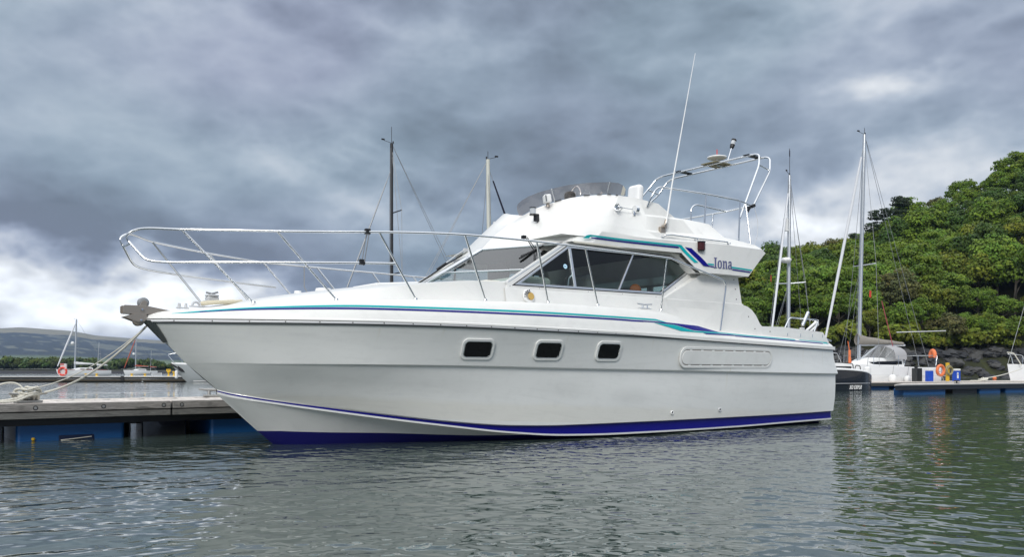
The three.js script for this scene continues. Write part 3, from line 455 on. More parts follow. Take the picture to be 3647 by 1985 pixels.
  dec('teal_stripe', M.teal, [[6.215, 2.363], [6.668, 2.352], [6.682, 2.372], [6.215, 2.386]]);
  dec('navy_stripe', M.navy, [[6.235, 2.333], [6.636, 2.322], [6.650, 2.338], [6.235, 2.350]]);
  // the boat's name
  const font = await new FontLoader().loadAsync('fonts/droid/droid_serif_bold.typeface.json');
  const place2 = (t) => { t.computeBoundingBox(); const b = t.boundingBox; const w = 0.365 / (b.max.x - b.min.x), h = 0.152 / (b.max.y - b.min.y); t.translate(-b.min.x, -b.min.y, 0); t.scale(w, h, 1); const p = t.attributes.position; for (let i = 0; i < p.count; i++) { const x = 5.862 + p.getX(i), y = 2.341 + p.getY(i); p.setXYZ(i, x, y, z2(x, y) + 0.009 + p.getZ(i)); } t.computeVertexNormals(); return t; };
  part('boat_name', place2(new TextGeometry('Iona', { font, size: 0.2, depth: 0.002, curveSegments: 6 })), std([0.10, 0.11, 0.24], 0.4), boat);
}
// aft cabin side and cockpit coaming
{
  const zA = tab([[5.0, 1.53], [5.6, 1.60], [6.5, 1.70], [7.5, 1.735], [8.8, 1.715]]);
  const top = ltab([[5.07, 1.880], [5.60, 2.150], [5.80, 2.262], [6.545, 2.262], [6.60, 1.855], [6.72, 1.832], [6.82, 1.782], [6.91, 1.70], [6.99, 1.576], [7.03, 1.545], [7.10, 1.541], [7.59, 1.548], [8.685, 1.50], [8.78, 1.42], [8.86, 1.34]]);
  const xs = [5.07, 5.2, 5.4, 5.6, 5.8, 6.0, 6.2, 6.4, 6.545, 6.60, 6.66, 6.72, 6.77, 6.82, 6.865, 6.91, 6.95, 6.99, 7.03, 7.10, 7.3, 7.59, 7.62, 7.9, 8.3, 8.685, 8.73, 8.78, 8.86];
  const zq = (x, y) => zA(x) - 0.06 * clamp((y - 1.5) / 0.8);
  part2('quarter_panel', (loft(xs.map((x) => { const t = top(x), b = yRidge(x) - 0.01, c = ins(x, 0.15); return [[x, b, Math.max(c - 0.02, zq(x, b))], [x, b + 0.02, zq(x, b) + 0.002], [x, lerp(b, t, 0.5), zq(x, lerp(b, t, 0.5))], [x, t, zq(x, t)]].concat(x > 6.57 ? [[x, t + 0.004, zq(x, t) - 0.03], [x, t - 0.01, zq(x, t) - 0.10]] : [[x, t, zq(x, t) - 0.02], [x, t, zq(x, t) - 0.03]]); }), 0.6)), M.deckWhite, boat);
  // bevel where the recessed window panel meets the quarter
  part2('window_bevel', (loft(range(0, 1, 8).map((t) => { const a = [lerp(4.98, 5.84, t), lerp(1.86, 2.29, t)], b = [lerp(5.09, 5.87, t), lerp(1.88, 2.275, t)]; return [[a[0], a[1], cabZ(a[0], a[1]) - 0.002], [lerp(a[0], b[0], 0.5), lerp(a[1], b[1], 0.5) - 0.006, lerp(cabZ(...a), zq(...b), 0.55)], [b[0], b[1], zq(...b) + 0.002]]; }), 0.5)), M.deckWhite, boat);
  part2('quarter_front', (loft([1.64, 1.76, 1.885].map((y) => [[5.03, y, cabZ(5.03, y)], [5.085, y, zq(5.08, y) + 0.002]]))), M.deckWhite, boat);
  part2('quarter_crease', (loft(range(5.12, 6.62, 8).map((x) => { const y = lerp(1.872, 1.856, (x - 5.12) / 1.5); return [[x, y + 0.008, zq(x, y) - 0.001], [x, y, zq(x, y) + 0.008], [x, y - 0.018, zq(x, y) + 0.009], [x, y - 0.12, zq(x, y - 0.12) - 0.001]]; }), 0.4)), M.deckWhite, boat);
  const sg = new THREE.SphereGeometry(0.008, 8, 6);
  for (const [x, y] of [[6.45, 2.22], [6.47, 2.08], [6.48, 1.93], [6.73, 1.68], [6.86, 1.5], [7.22, 1.47]]) part('screw', sg, M.screw, boat).position.set(x, y, zq(x, y) + 0.003);
  for (const x of [7.66, 8.02, 8.36, 8.66]) part('canopy_stud', box(0.012, 0.045, 0.012, x, 1.435, zq(x, 1.435) + 0.006), M.steel, boat);
  // cockpit, bulkheads, saloon
  part('aft_bulkhead', [plate([[-1.62, 1.2], [1.62, 1.2], [1.60, 2.27], [-1.60, 2.27]], [[[-1.45, 1.45], [-0.12, 1.45], [-0.12, 2.24], [-1.45, 2.24]], [[0.0, 1.3], [0.95, 1.3], [0.95, 2.24], [0.0, 2.24]]], 0.03, [6.5, 0, 0], [0, 0, 1], [0, 1, 0])], M.deckWhite, boat);
  part('bulkhead_glass', [box(0.006, 0.79, 1.33, 6.485, 1.845, -0.785), box(0.006, 0.94, 0.95, 6.485, 1.77, 0.475)], M.glass, boat);
  part('cockpit_sole', box(2.2, 0.04, 3.2, 7.7, 0.95, 0), M.cream, boat);
  part('saloon_sole', box(4.4, 0.04, 2.7, 4.3, 1.22, 0), M.wood, boat);
  part('saloon_lower_walls', [box(4.2, 0.70, 0.03, 4.4, 1.58, 1.30), box(4.2, 0.70, 0.03, 4.4, 1.58, -1.30)], M.wood, boat);
  part('dashboard', [at(new RoundedBoxGeometry(1.0, 0.30, 2.5, 3, 0.08), 2.66, 1.83, 0), rbox(0.5, 0.14, 0.9, 0.06, 3.0, 2.0, 0.78)], M.cream, boat);
  part('helm_seat', [rbox(0.45, 0.12, 0.55, 0.05, 3.95, 1.72, 0.72), rbox(0.12, 0.50, 0.52, 0.05, 4.18, 1.96, 0.72)], M.upholstery, boat);
  part('galley_locker', rbox(0.9, 0.55, 0.5, 0.03, 4.7, 1.5, -1.02), M.wood, boat); part('cabin_partition', box(0.05, 1.3, 0.5, 4.1, 1.9, -1.05), M.wood, boat);
  part('settee', [rbox(1.2, 0.3, 0.5, 0.05, 5.5, 1.5, 0.75), rbox(0.9, 0.3, 0.12, 0.05, 5.6, 1.75, 0.4)], M.upholstery, boat);
  { const s = at(new THREE.LatheGeometry([[0, 0.03], [0.03, 0.028], [0.06, 0.02], [0.085, 0.0], [0.09, -0.03], [0.07, -0.04]].map((p) => new THREE.Vector2(...p)), 24), 4.92, 2.02, 1.12, Math.PI / 2.2, 0, 0.3); part('orange_cushion', s, std([0.55, 0.16, 0.04], 0.7), boat); }
  { const t = pipe([[3.55, 1.95, 1.20], [3.55, 2.08, 1.22], [3.58, 2.12, 1.24]], 0.012); part('window_catch', t, M.alu, boat); }
  part('steering_wheel', at(new THREE.TorusGeometry(0.17, 0.014, 8, 28), 3.35, 2.0, 0.72, 0, 0.9, 0), M.black, boat);
}
// stainless guard rails
{
  const zR = tab([[-1.62, 0.14], [-1.56, 0.19], [-1.21, 0.53], [-0.39, 1.07], [0.39, 1.52], [0.52, 1.60], [1.43, 1.88], [2.38, 1.97], [3.12, 2.0], [4.65, 1.97], [5.7, 1.90], [6.5, 1.86]]);
  const yR = tab([[-1.6, 2.33], [-0.39, 2.322], [0.5, 2.336], [1.43, 2.362], [2.4, 2.366], [3.1, 2.360], [4.65, 2.362]]), R = 0.0125;
  const rail = [[-1.625, 2.215, 0.13], [-1.64, 2.27, 0.135], [-1.56, 2.333, 0.19], ...[-1.21, -0.8, -0.39, 0, 0.52, 1, 1.43, 2, 2.38, 3.12, 3.9, 4.6].map((x) => [x, yR(x), zR(x)]), [4.70, 2.362, 1.965], [5.69, 2.194, 1.90], [5.97, 2.145, 1.885], [5.88, 1.44, 1.845]];
  const low = [[-1.625, 2.215, 0.13], [-1.49, 2.034, 0.24], [-1.42, 2.004, 0.30], ...[-0.95, -0.5, -0.14, 0.3, 0.70].map((x) => [x, 2.005 + 0.012 * x, zR(x) - 0.05])];
  const fil = (pts) => { const c = new THREE.CatmullRomCurve3(pts.map((p) => V(...p)), false, 'centripetal', 0.5); return c.getPoints(140); };
  const shape = (pts, straightFrom) => { const a = fil(pts.slice(0, straightFrom)), b = fillet([pts[straightFrom - 1], ...pts.slice(straightFrom)], 0.12); return [...a, ...b.slice(1)]; };
  const posts = [[[-1.205, 2.326, 0.535], [-0.52, 1.588, 0.74]], [[-0.39, 2.32, 1.065], [0.25, 1.632, 1.13]], [[0.52, 2.333, 1.595], [1.07, 1.660, 1.43]], [[1.43, 2.362, 1.875], [1.90, 1.682, 1.61]], [[2.38, 2.366, 1.965], [2.77, 1.694, 1.71]], [[3.12, 2.36, 1.995], [3.56, 1.694, 1.755]], [[4.62, 2.362, 1.965], [4.70, 1.682, 1.785]]];
  for (const s of [1, -1]) {
    const g = sub('guard_rail', boat), f = (p) => [p[0], p[1], p[2] * s];
    part('top_rail', pipe(shape(rail, rail.length - 3).map((p) => V(p.x, p.y, p.z * s)), R, 0, 10), M.steel, g);
    part('mid_rail', pipe(fil(low).map((p) => V(p.x, p.y, p.z * s)), R, 0, 10), M.steel, g);
    for (const [a, b] of posts) { const p = part('stanchion', pipe([f(a), f(b)], R * 0.95, 0, 10), M.steel, g); part('foot', cyl(0.024, 0.020, 0.02, b[0], b[1] + 0.006, b[2] * s), M.steel, p); }
  }
  part('pulpit_bar', pipe([[-1.61, 2.19, 0.125], [-1.61, 2.19, -0.125]], R), M.steel, boat);
  // clamped fender hooks and a bracket on the port rail
  const c = sub('rail_clamp', boat);
  for (const [x, y, z] of [[0.41, 2.338, 1.535], [0.38, 2.018, 1.47]]) part('clamp', [box(0.05, 0.055, 0.05, x, y, z), cyl(0.012, 0.012, 0.075, x, y, z, 0, 0, 0.8)], M.black, c);
  part('hanger_rod', [pipe([[0.395, 2.33, 1.545], [0.37, 2.02, 1.485]], 0.005), pipe([[0.42, 2.33, 1.555], [0.395, 2.02, 1.495]], 0.005)], M.grey, c);
  // flagstaff clipped to the far rail
  part('flagstaff', pipe([[1.2, 2.36, -1.80], [1.2, 2.06, -1.80], [1.24, 1.98, -1.78], [1.3, 1.96, -1.76]], 0.008), M.grey, boat);
}
// bow roller, windlass and deck gear
{
  const g = sub('bow_roller', boat);
  const cheek = [[-1.66, 1.475], [-1.645, 1.462], [-1.30, 1.462], [-1.17, 1.495], [-1.17, 1.510], [-1.42, 1.553], [-1.645, 1.553], [-1.66, 1.54]];
  for (const z of [0.055, -0.065]) part('cheek_plate', plate(cheek, null, 0.008, [0, 0, z], [1, 0, 0], [0, 1, 0], 0.002), M.brushed, g);
  part('channel', box(0.46, 0.008, 0.11, -1.42, 1.466, 0), M.brushed, g);
  const roller = new THREE.LatheGeometry([[0.012, -0.05], [0.05, -0.05], [0.055, -0.03], [0.035, 0], [0.055, 0.03], [0.05, 0.05], [0.012, 0.05]].map((p) => new THREE.Vector2(...p)), 28);
  part('upper_roller', at(roller.clone(), -1.445, 1.588, 0, Math.PI / 2), M.grey, g);
  part('roller_arm', [plate([[-1.50, 1.545], [-1.43, 1.545], [-1.415, 1.592], [-1.445, 1.612], [-1.475, 1.595]], null, 0.006, [0, 0, 0.056], [1, 0, 0], [0, 1, 0], 0.001), plate([[-1.50, 1.545], [-1.43, 1.545], [-1.415, 1.592], [-1.445, 1.612], [-1.475, 1.595]], null, 0.006, [0, 0, -0.062], [1, 0, 0], [0, 1, 0], 0.001)], M.brushed, g);
  part('lower_roller', at(roller.clone(), -1.495, 1.392, 0, Math.PI / 2), M.brushed, g);
  for (const z of [0.062, -0.07]) part('snout_plate', plate([[-1.655, 1.428], [-1.60, 1.448], [-1.55, 1.466], [-1.43, 1.466], [-1.415, 1.42], [-1.45, 1.383], [-1.51, 1.376]], null, 0.007, [0, 0, z], [1, 0, 0], [0, 1, 0], 0.001), M.brushed, g);
  for (const [x, y] of [[-1.475, 1.512], [-1.485, 1.398]]) part('bolt', cyl(0.012, 0.010, 0.016, x, y, 0.078, Math.PI / 2, 0, 0, 10), M.steel, g);
  // stem plate that guards the bow from the anchor
  const onBow = (y, w, o) => { const a = (y - 0.938) / 0.428, k = w / 10; return [lerp(-0.995, -1.405, a) + w - o * 0.7, y, a * ps(-1.405 + 10.245 * k) + (1 - a) * zKn(-0.995 + 9.985 * k) + o]; };
  part('stem_plate', both(loft([[1.40, 0.035], [1.36, 0.05], [1.33, 0.048], [1.27, 0.034], [1.21, 0.02], [1.165, 0.004]].map(([y, w]) => { const f = onBow(y, 0, 0); return [[f[0] - 0.028, y, 0], [f[0] - 0.022, y, 0.02], ...[0.25, 0.5, 0.75, 1].map((q) => onBow(y, w * q, 0.012)), onBow(y, w + 0.004, 0)]; }), 0.5)), std([0.20, 0.205, 0.21], 0.22, 0.95), g);
  const w = sub('windlass', boat);
  part('housing', [rbox(0.13, 0.075, 0.11, 0.02, -0.73, 1.655, 0.05), cyl(0.075, 0.075, 0.014, -0.73, 1.70, 0.05)], M.lightgrey, w);
  part('clutch_lever', [pipe([[-0.79, 1.735, 0.03], [-0.73, 1.72, 0.05], [-0.665, 1.742, 0.06]], 0.012), cyl(0.03, 0.02, 0.03, -0.73, 1.716, 0.05)], M.grey, w);
  const c = sub('bow_cleat', boat);
  part('horn', [at(new THREE.TorusGeometry(0.04, 0.013, 8, 16, Math.PI), -0.93, 1.575, 0.12, 0, 0.2, 0), at(new THREE.TorusGeometry(0.035, 0.013, 8, 16, Math.PI), -0.84, 1.59, 0.12, 0, 0.2, 0), rbox(0.22, 0.014, 0.06, 0.005, -0.885, 1.566, 0.12)], M.lightgrey, c);
  const f = sub('fairlead', boat); part('horns', [cyl(0.02, 0.014, 0.06, -1.10, 1.565, 0.1), cyl(0.018, 0.012, 0.05, -1.03, 1.572, 0.1), rbox(0.13, 0.014, 0.05, 0.005, -1.065, 1.545, 0.1)], M.lightgrey, f);
  part('deck_line', [pipe([[-0.88, 1.60, 0.13], [-0.78, 1.612, 0.16], [-0.66, 1.625, 0.17], [-0.52, 1.63, 0.14], [-0.40, 1.652, 0.05]], 0.024, 0.05), pipe([[-0.80, 1.618, 0.10], [-0.62, 1.635, 0.11], [-0.48, 1.65, 0.06]], 0.020, 0.05)], std([0.66, 0.60, 0.45], 0.9), boat);
  part('deck_vent', [cyl(0.10, 0.09, 0.035, 0.72, 1.868, -0.18), cyl(0.045, 0.04, 0.03, 0.35, 1.812, -0.1)], M.white, boat);
  part('deck_hatch', [rbox(0.62, 0.035, 0.62, 0.015, 1.55, 1.968, -0.1, 0, 0, 0.09)], M.white, boat);
}
// fittings on the cabin and flybridge
{
  const cz = cabZ(2.70, 1.797) + 0.03, v = sub('shower_vent', boat), q = Math.atan(0.17);
  part('ring', at(new THREE.LatheGeometry([[0.055, 0.0], [0.085, 0.0], [0.092, 0.012], [0.085, 0.026], [0.058, 0.030], [0.05, 0.018]].map((p) => new THREE.Vector2(...p)), 28), 2.70, 1.785, cz - 0.012, Math.PI / 2 - q, 0, 0), M.white, v);
  part('disc', at(new THREE.CylinderGeometry(0.046, 0.046, 0.01, 24), 2.72, 1.785, cz + 0.022, Math.PI / 2 - q, 0, 0), M.amber, v);
  for (let i = 0; i < 5; i++) { const a = 1.6 + i * 0.42; part('louvre', cyl(0.009, 0.009, 0.006, 2.70 + Math.cos(a) * 0.073, 1.785 + Math.sin(a) * 0.073, cz + 0.016, Math.PI / 2 - q, 0, 0, 8), M.black, v); }
  const s = new THREE.Group(); 
  { const cv = document.createElement('canvas'); cv.width = cv.height = 128; const c = cv.getContext('2d'); c.fillStyle = '#5fb6e6'; c.fillRect(0, 0, 128, 128); c.fillStyle = '#cfeefb'; c.beginPath(); c.arc(64, 64, 60, 0, 7); c.fill(); c.fillStyle = '#0b5f93'; c.font = 'bold 62px sans-serif'; c.textAlign = 'center'; c.fillText('RA', 64, 86); const t = new THREE.CanvasTexture(cv); t.colorSpace = THREE.SRGBColorSpace; t.magFilter = THREE.LinearFilter;
    const g = new THREE.CircleGeometry(0.032, 24); const fr = onHull(3.37, 2.214, cabZ); part('window_sticker', place(g, fr, -0.006), std([1, 1, 1], 0.4, 0, { map: t }), boat); }
  const k = sub('midship_cleat', boat); part('horn', [pipe([[4.30, 1.752, 1.74], [4.40, 1.745, 1.74], [4.47, 1.747, 1.74], [4.57, 1.757, 1.74]], 0.011), cyl(0.016, 0.012, 0.05, 4.39, 1.722, 1.74), cyl(0.016, 0.012, 0.05, 4.48, 1.722, 1.74), rbox(0.22, 0.012, 0.05, 0.004, 4.435, 1.694, 1.74)], M.alu, k);
  // lamps
  const l = sub('masthead_light', boat); part('cap', cyl(0.048, 0.048, 0.012, 3.43, 3.086, 0.62), M.blackGloss, l); part('lens', cyl(0.044, 0.044, 0.075, 3.43, 3.042, 0.62), M.lens, l); part('base', [cyl(0.05, 0.046, 0.018, 3.43, 2.995, 0.62), box(0.06, 0.10, 0.05, 3.49, 2.96, 0.62)], M.black, l);
  const sp = sub('spotlight', boat); part('housing', rbox(0.10, 0.115, 0.135, 0.02, 3.70, 3.245, 0.60, 0, -0.5, 0.12), M.white, sp); part('lens', rbox(0.012, 0.09, 0.105, 0.01, 3.648, 3.240, 0.628, 0, -0.5, 0.12), std([0.12, 0.13, 0.14], 0.12, 0.5), sp); part('foot', cyl(0.03, 0.02, 0.07, 3.715, 3.175, 0.60), M.brushed, sp);
  const h = sub('horn', boat), hz = flyZ(4.55, 3.1) + 0.075; 
  part('trumpet', at(new THREE.LatheGeometry([[0.006, 0.30], [0.006, 0.12], [0.012, 0.07], [0.022, 0.035], [0.048, 0.0], [0.050, -0.004], [0.042, 0.006]].map((p) => new THREE.Vector2(...p)), 24), 4.27, 3.085, hz, 0, 0, -Math.PI / 2), M.steel, h);
  part('diaphragm', [cyl(0.055, 0.05, 0.05, 4.64, 3.095, hz - 0.01, 0, 0, Math.PI / 2), cyl(0.02, 0.02, 0.06, 4.62, 3.04, hz - 0.02)], M.steel, h); part('bracket', [pipe([[4.38, 3.085, hz], [4.36, 3.04, hz - 0.04], [4.38, 3.03, hz - 0.06]], 0.006)], M.steel, h);
  const n = sub('port_navigation_light', boat); const nz = flyZ(5.60, 2.65) + 0.03; part('lamp', at(new THREE.CylinderGeometry(0.065, 0.065, 0.11, 20, 1, false, -Math.PI / 2, Math.PI), 5.62, 2.635, nz - 0.02), M.navred, n); part('cap', [at(new THREE.CylinderGeometry(0.07, 0.07, 0.014, 20, 1, false, -Math.PI / 2, Math.PI), 5.62, 2.695, nz - 0.02), at(new THREE.CylinderGeometry(0.06, 0.05, 0.02, 20, 1, false, -Math.PI / 2, Math.PI), 5.62, 2.572, nz - 0.02)], M.blackGloss, n);
  const gr = sub('grab_rail', boat), gz = (x, y) => flyZ(x, y) + 0.05; part('bar', pipe([[5.02, 2.735, gz(5.02, 2.735) - 0.05], [5.05, 2.755, gz(5.05, 2.75)], [5.14, 2.770, gz(5.14, 2.76)], [5.55, 2.748, gz(5.55, 2.75)], [6.14, 2.735, gz(6.14, 2.735)], [6.16, 2.71, gz(6.16, 2.72) - 0.05]], 0.011, 0.03), M.steel, gr); for (const [x, y] of [[5.02, 2.735], [5.57, 2.725], [6.16, 2.71]]) part('foot', [cyl(0.022, 0.022, 0.012, x, y, flyZ(x, y) + 0.004, Math.PI / 2), cyl(0.010, 0.010, 0.05, x, y + 0.006, flyZ(x, y) + 0.025, Math.PI / 2)], M.steel, gr);
  // whip aerial
  const a = sub('whip_aerial', boat), az = flyZ(5.08, 2.9) + 0.04; part('whip', pipe([[5.10, 2.93, az + 0.02], [5.25, 3.5, az - 0.005], [5.54, 4.5, az - 0.04], [5.84, 5.515, az - 0.08]], (t) => lerp(0.014, 0.0035, t)), M.white, a); part('ratchet_mount', [rbox(0.10, 0.09, 0.05, 0.008, 5.06, 2.838, az - 0.02), cyl(0.028, 0.028, 0.06, 5.08, 2.885, az, Math.PI / 2), pipe([[5.08, 2.87, az], [5.115, 2.985, az + 0.01]], 0.02)], M.brushed, a); part('lead', pipe([[5.11, 2.96, az], [5.16, 2.93, az + 0.01], [5.15, 2.88, az], [5.09, 2.84, az - 0.02]], 0.004, 0.02), M.lightgrey, a);
  // helm behind the tinted visor
  const vb = [[3.758, 3.095, -0.075], [3.752, 3.10, -0.06], [3.742, 3.108, -0.02], [3.735, 3.118, 0.04], [3.73, 3.14, 0.14], [3.725, 3.163, 0.28], [3.76, 3.198, 0.45], [3.84, 3.232, 0.6], [3.98, 3.280, 0.75], [4.11, 3.302, 0.9], [4.24, 3.310, 1.03], [4.34, 3.311, 1.13], [4.43, 3.301, 1.205], [4.49, 3.296, 1.235], [4.535, 3.292, 1.255], [4.555, 3.29, 1.262]];
  const vh = [0.02, 0.075, 0.115, 0.14, 0.15, 0.155, 0.157, 0.157, 0.155, 0.152, 0.152, 0.152, 0.148, 0.125, 0.08, 0.02];
  const lean = (p, i) => { const hh = vh[i], ux = -0.75 * sstep(1.4, 0.2, p[2]), uz = 0.35 * p[2]; return [0, 0.33, 0.66, 1].map((f) => [p[0] + ux * hh * f, p[1] + hh * f, p[2] + uz * hh * f]); };
  const vp = sub('flybridge_visor', boat); part('screen', loft(vb.map(lean), 0), M.visor, vp);
  for (const i of [7, 11]) { const p = lean(vb[i], i); part('brace', pipe([p[0], p[3]], 0.009), M.alu, vp); }
  part('hinge_strip', loft([[13, 0], [14, 0]].map(([i]) => { const p = lean(vb[i], i); return [p[0], p[3]].map((q) => [q[0], q[1], q[2] + 0.004]); })), M.cream, vp);
  const drain = []; for (const i of [7, 9, 10, 11, 12]) { const p = vb[i], q = vb[i + 1]; drain.push(pipe([[p[0] - 0.012, p[1] - 0.010, p[2] + 0.012], [lerp(p[0], q[0], 0.45) - 0.012, lerp(p[1], q[1], 0.45) - 0.010, lerp(p[2], q[2], 0.45) + 0.012]], 0.007)); } for (const d of drain) part('drain_slot', d, M.black, vp);
  const hw = sub('fly_helm', boat); part('console', [rbox(0.25, 0.5, 1.1, 0.06, 4.25, 3.0, 0.45, 0, 0, -0.3)], M.white, hw); part('wheel_rim', at(new THREE.TorusGeometry(0.17, 0.011, 8, 30), 4.36, 3.36, 0.45, 0, Math.PI / 2 - 0.25, 0), M.steel, hw); part('wheel_spoke', [pipe([[4.36, 3.36, 0.45], [4.36, 3.22, 0.36]], 0.008), pipe([[4.36, 3.36, 0.45], [4.36, 3.22, 0.54]], 0.008), pipe([[4.36, 3.36, 0.45], [4.36, 3.52, 0.45]], 0.008)], M.steel, hw); part('instrument_cover', rbox(0.14, 0.17, 0.15, 0.05, 4.16, 3.33, 0.56), M.black, hw); part('throttle', pipe([[4.34, 3.25, 0.95], [4.38, 3.37, 0.98]], 0.01), M.steel, hw);
  const se = sub('fly_seat', boat); part('backrest', rbox(0.13, 0.46, 0.26, 0.06, 5.40, 3.43, 0.64, 0, 0, -0.1), M.white, se); part('base', rbox(0.45, 0.4, 0.6, 0.06, 5.2, 2.94, 0.50), M.white, se);
}
// flybridge rail and radar arch
{
  const R = 0.0125, g = sub('flybridge_rail', boat);
  for (const s of [1, -1]) { const f = (p) => [p[0], p[1], p[2] * s];
    part('side_rail', pipe([[4.88, 3.16, 1.37], [4.90, 3.30, 1.43], [4.99, 3.44, 1.47], [5.99, 3.462, 1.5], [6.77, 3.466, 1.5], [7.13, 3.43, 1.46]].map(f), R, 0.12), M.steel, g);
    for (const [x, y0, y1] of [[5.965, 3.0, 3.46], [6.765, 2.765, 3.465], [6.94, 2.69, 3.445]]) part('post', pipe([f([x, y0, x > 6.9 ? 1.60 : 1.49]), f([x + 0.03, y1, x > 6.9 ? 1.47 : 1.5])], R), M.steel, g);
    part('ladder_rail', pipe([[6.24, 2.62, 1.0], [6.25, 3.36, 1.0], [6.36, 3.43, 1.0], [7.12, 3.415, 0.98]].map(f), R, 0.1), M.steel, g);
    part('post', pipe([f([7.02, 2.65, 0.73]), f([7.11, 3.41, 0.73])], R), M.steel, g);
  }
  part('aft_rail', pipe([[7.13, 3.43, 1.46], [7.13, 3.415, 1.0], [7.13, 3.415, -1.0], [7.13, 3.43, -1.46]], R), M.steel, g);
  const a = sub('radar_arch', boat), A = 0.0155;
  const hoop = (b, sh, sh2, t) => { const p = [b, sh, sh2, t]; return pipe([...p, ...p.slice().reverse().map((q) => [q[0], q[1], -q[2]])], A, 0.10); };
  part('front_hoop', hoop([6.80, 3.20, 1.49], [7.66, 4.185, 1.215], [7.80, 4.40, 1.12], [7.83, 4.435, 1.0]), M.steel, a);
  part('rear_hoop', hoop([7.16, 3.44, 1.475], [7.95, 4.13, 1.215], [8.09, 4.385, 1.12], [8.13, 4.435, 1.0]), M.steel, a);
  for (const s of [1, -1]) part('rung', pipe([[7.67, 4.20, 1.21 * s], [7.95, 4.15, 1.21 * s]], A * 0.8), M.steel, a);
  for (const s of [1, -1]) part('arch_clamp', [rbox(0.09, 0.05, 0.05, 0.01, 7.15, 3.43, 1.47 * s, 0, 0, 0.4), plate([[7.0, 3.40], [7.12, 3.43], [7.0, 3.28]], null, 0.012, [0, 0, 1.47 * s], [1, 0, 0], [0, 1, 0])], M.black, a);
  for (const z of [0.85, -0.62]) part('mount_plate', rbox(0.36, 0.010, 0.12, 0.004, 7.98, 4.454, z), M.black, a);
  part('mount_plate', rbox(0.46, 0.018, 0.34, 0.005, 7.98, 4.455, 0.12), std([0.22, 0.20, 0.13], 0.6), a);
  const d = sub('satnav_dome', boat); part('dome', at(new THREE.LatheGeometry([[0, 0.035], [0.10, 0.030], [0.165, 0.012], [0.172, -0.004], [0.15, -0.018], [0.04, -0.03], [0, -0.03]].map((p) => new THREE.Vector2(...p)), 36), 7.98, 4.575, 0.12), M.white, d); part('stalk', cyl(0.03, 0.022, 0.09, 7.98, 4.505, 0.12), M.white, d); part('red_tip', pipe([[7.98, 4.6, 0.12], [7.98, 4.72, 0.12]], 0.008), M.red, d);
  const n = sub('anchor_light', boat); part('stalk', pipe([[7.90, 4.42, 0.18], [8.06, 4.405, 0.2], [8.13, 4.44, 0.2], [8.28, 4.78, 0.2]], 0.012, 0.06), M.steel, n); part('collar', [at(new THREE.CylinderGeometry(0.042, 0.035, 0.06, 18), 8.295, 4.81, 0.2, 0, 0, -0.4), at(new THREE.CylinderGeometry(0.045, 0.045, 0.02, 18), 8.345, 4.925, 0.2, 0, 0, -0.4)], M.black, n); part('lens', at(new THREE.CylinderGeometry(0.040, 0.038, 0.075, 18), 8.32, 4.87, 0.2, 0, 0, -0.4), M.lens, n);
  part('loose_lead', pipe([[7.17, 3.45, 1.47], [7.24, 3.2, 1.5], [7.20, 2.95, 1.52], [7.0, 2.7, 1.55]], 0.004, 0.1), M.lightgrey, boat);
}
// stern fittings
{
  const R = 0.0125;
  for (const s of [1, -1]) { const g = sub('stern_rail', boat), f = (p) => [p[0], p[1], p[2] * s]; part('rail', pipe([[7.74, 1.54, 1.64], [7.90, 1.715, 1.62], [8.74, 1.706, 1.6], [8.58, 1.50, 1.62]].map(f), R, 0.07), M.steel, g); }
  part('rod_holder', pipe([[8.24, 1.60, 1.63], [8.40, 1.82, 1.63]], 0.028), M.alu, boat);
  const d = sub('stern_davit', boat); part('strut', pipe([[8.62, 1.49, 1.4], [9.0, 1.70, 1.4], [9.03, 1.72, 1.4]], 0.022), M.white, d); part('strut', pipe([[8.70, 1.46, 1.4], [9.02, 1.64, 1.4]], 0.02), M.white, d); part('pivot', [rbox(0.06, 0.1, 0.06, 0.012, 9.0, 1.68, 1.4), rbox(0.09, 0.05, 0.05, 0.01, 8.58, 1.56, 1.4)], M.white, d);
  const c = sub('stern_cleat', boat); part('horn', [pipe([[8.83, 1.405, 1.66], [9.05, 1.365, 1.64]], 0.014), cyl(0.018, 0.014, 0.06, 8.90, 1.37, 1.66)], M.alu, c);
  part('bathing_platform', rbox(0.40, 0.06, 2.0, 0.02, 9.2, 0.33, 0), M.deckWhite, boat);
  const o = sub('auxiliary_outboard', boat); part('cowling', rbox(0.50, 0.20, 0.30, 0.06, 9.42, 1.22, 1.15, 0, 0, -0.08), M.white, o); part('leg', rbox(0.14, 0.75, 0.14, 0.03, 9.30, 0.78, 1.15), M.black, o); part('bracket', rbox(0.3, 0.2, 0.18, 0.02, 9.14, 0.95, 1.15), M.black, o);
  part('cockpit_transom', box(0.05, 0.55, 3.3, 8.80, 1.16, 0), M.deckWhite, boat);
}
// ---------- the near pontoon the cruiser lies against ----------
const woodTex = (seed, base, sat) => tex(512, 256, (u, v) => { const g = tnoise(u * 1, v, 5, 3, seed), y = v * 9 + g * 1.6, r = 0.5 + 0.5 * Math.sin(y * 9 + 3 * tnoise(u, v, 3, 3, seed + 3)), f = tnoise(u, (v * 6) % 1, 30, 3, seed + 6), k = sstep(0.64, 0.8, tnoise(u, v, 6, 3, seed + 9)); const s = base * (0.80 + 0.16 * r * f + 0.24 * f - 0.30 * k); return [s * (1 + sat), s, s * (1 - sat * 1.1)]; }, true, [0.45, 1.1]);
const woodA = woodTex(2, 0.66, 0.012), woodB = woodTex(7, 0.6, 0.006), woodC = woodTex(13, 0.92, 0.02), woodBump = tex(512, 256, (u, v) => tnoise(u, (v * 8) % 1, 20, 4, 4.4), false, [0.45, 1.1]);
M.plankA = std([0.86, 0.82, 0.78], 0.55, 0, { map: woodC, bumpMap: woodBump, bumpScale: 0.004 }); M.plankB = std([0.74, 0.70, 0.66], 0.55, 0, { map: woodC, bumpMap: woodBump, bumpScale: 0.004 });
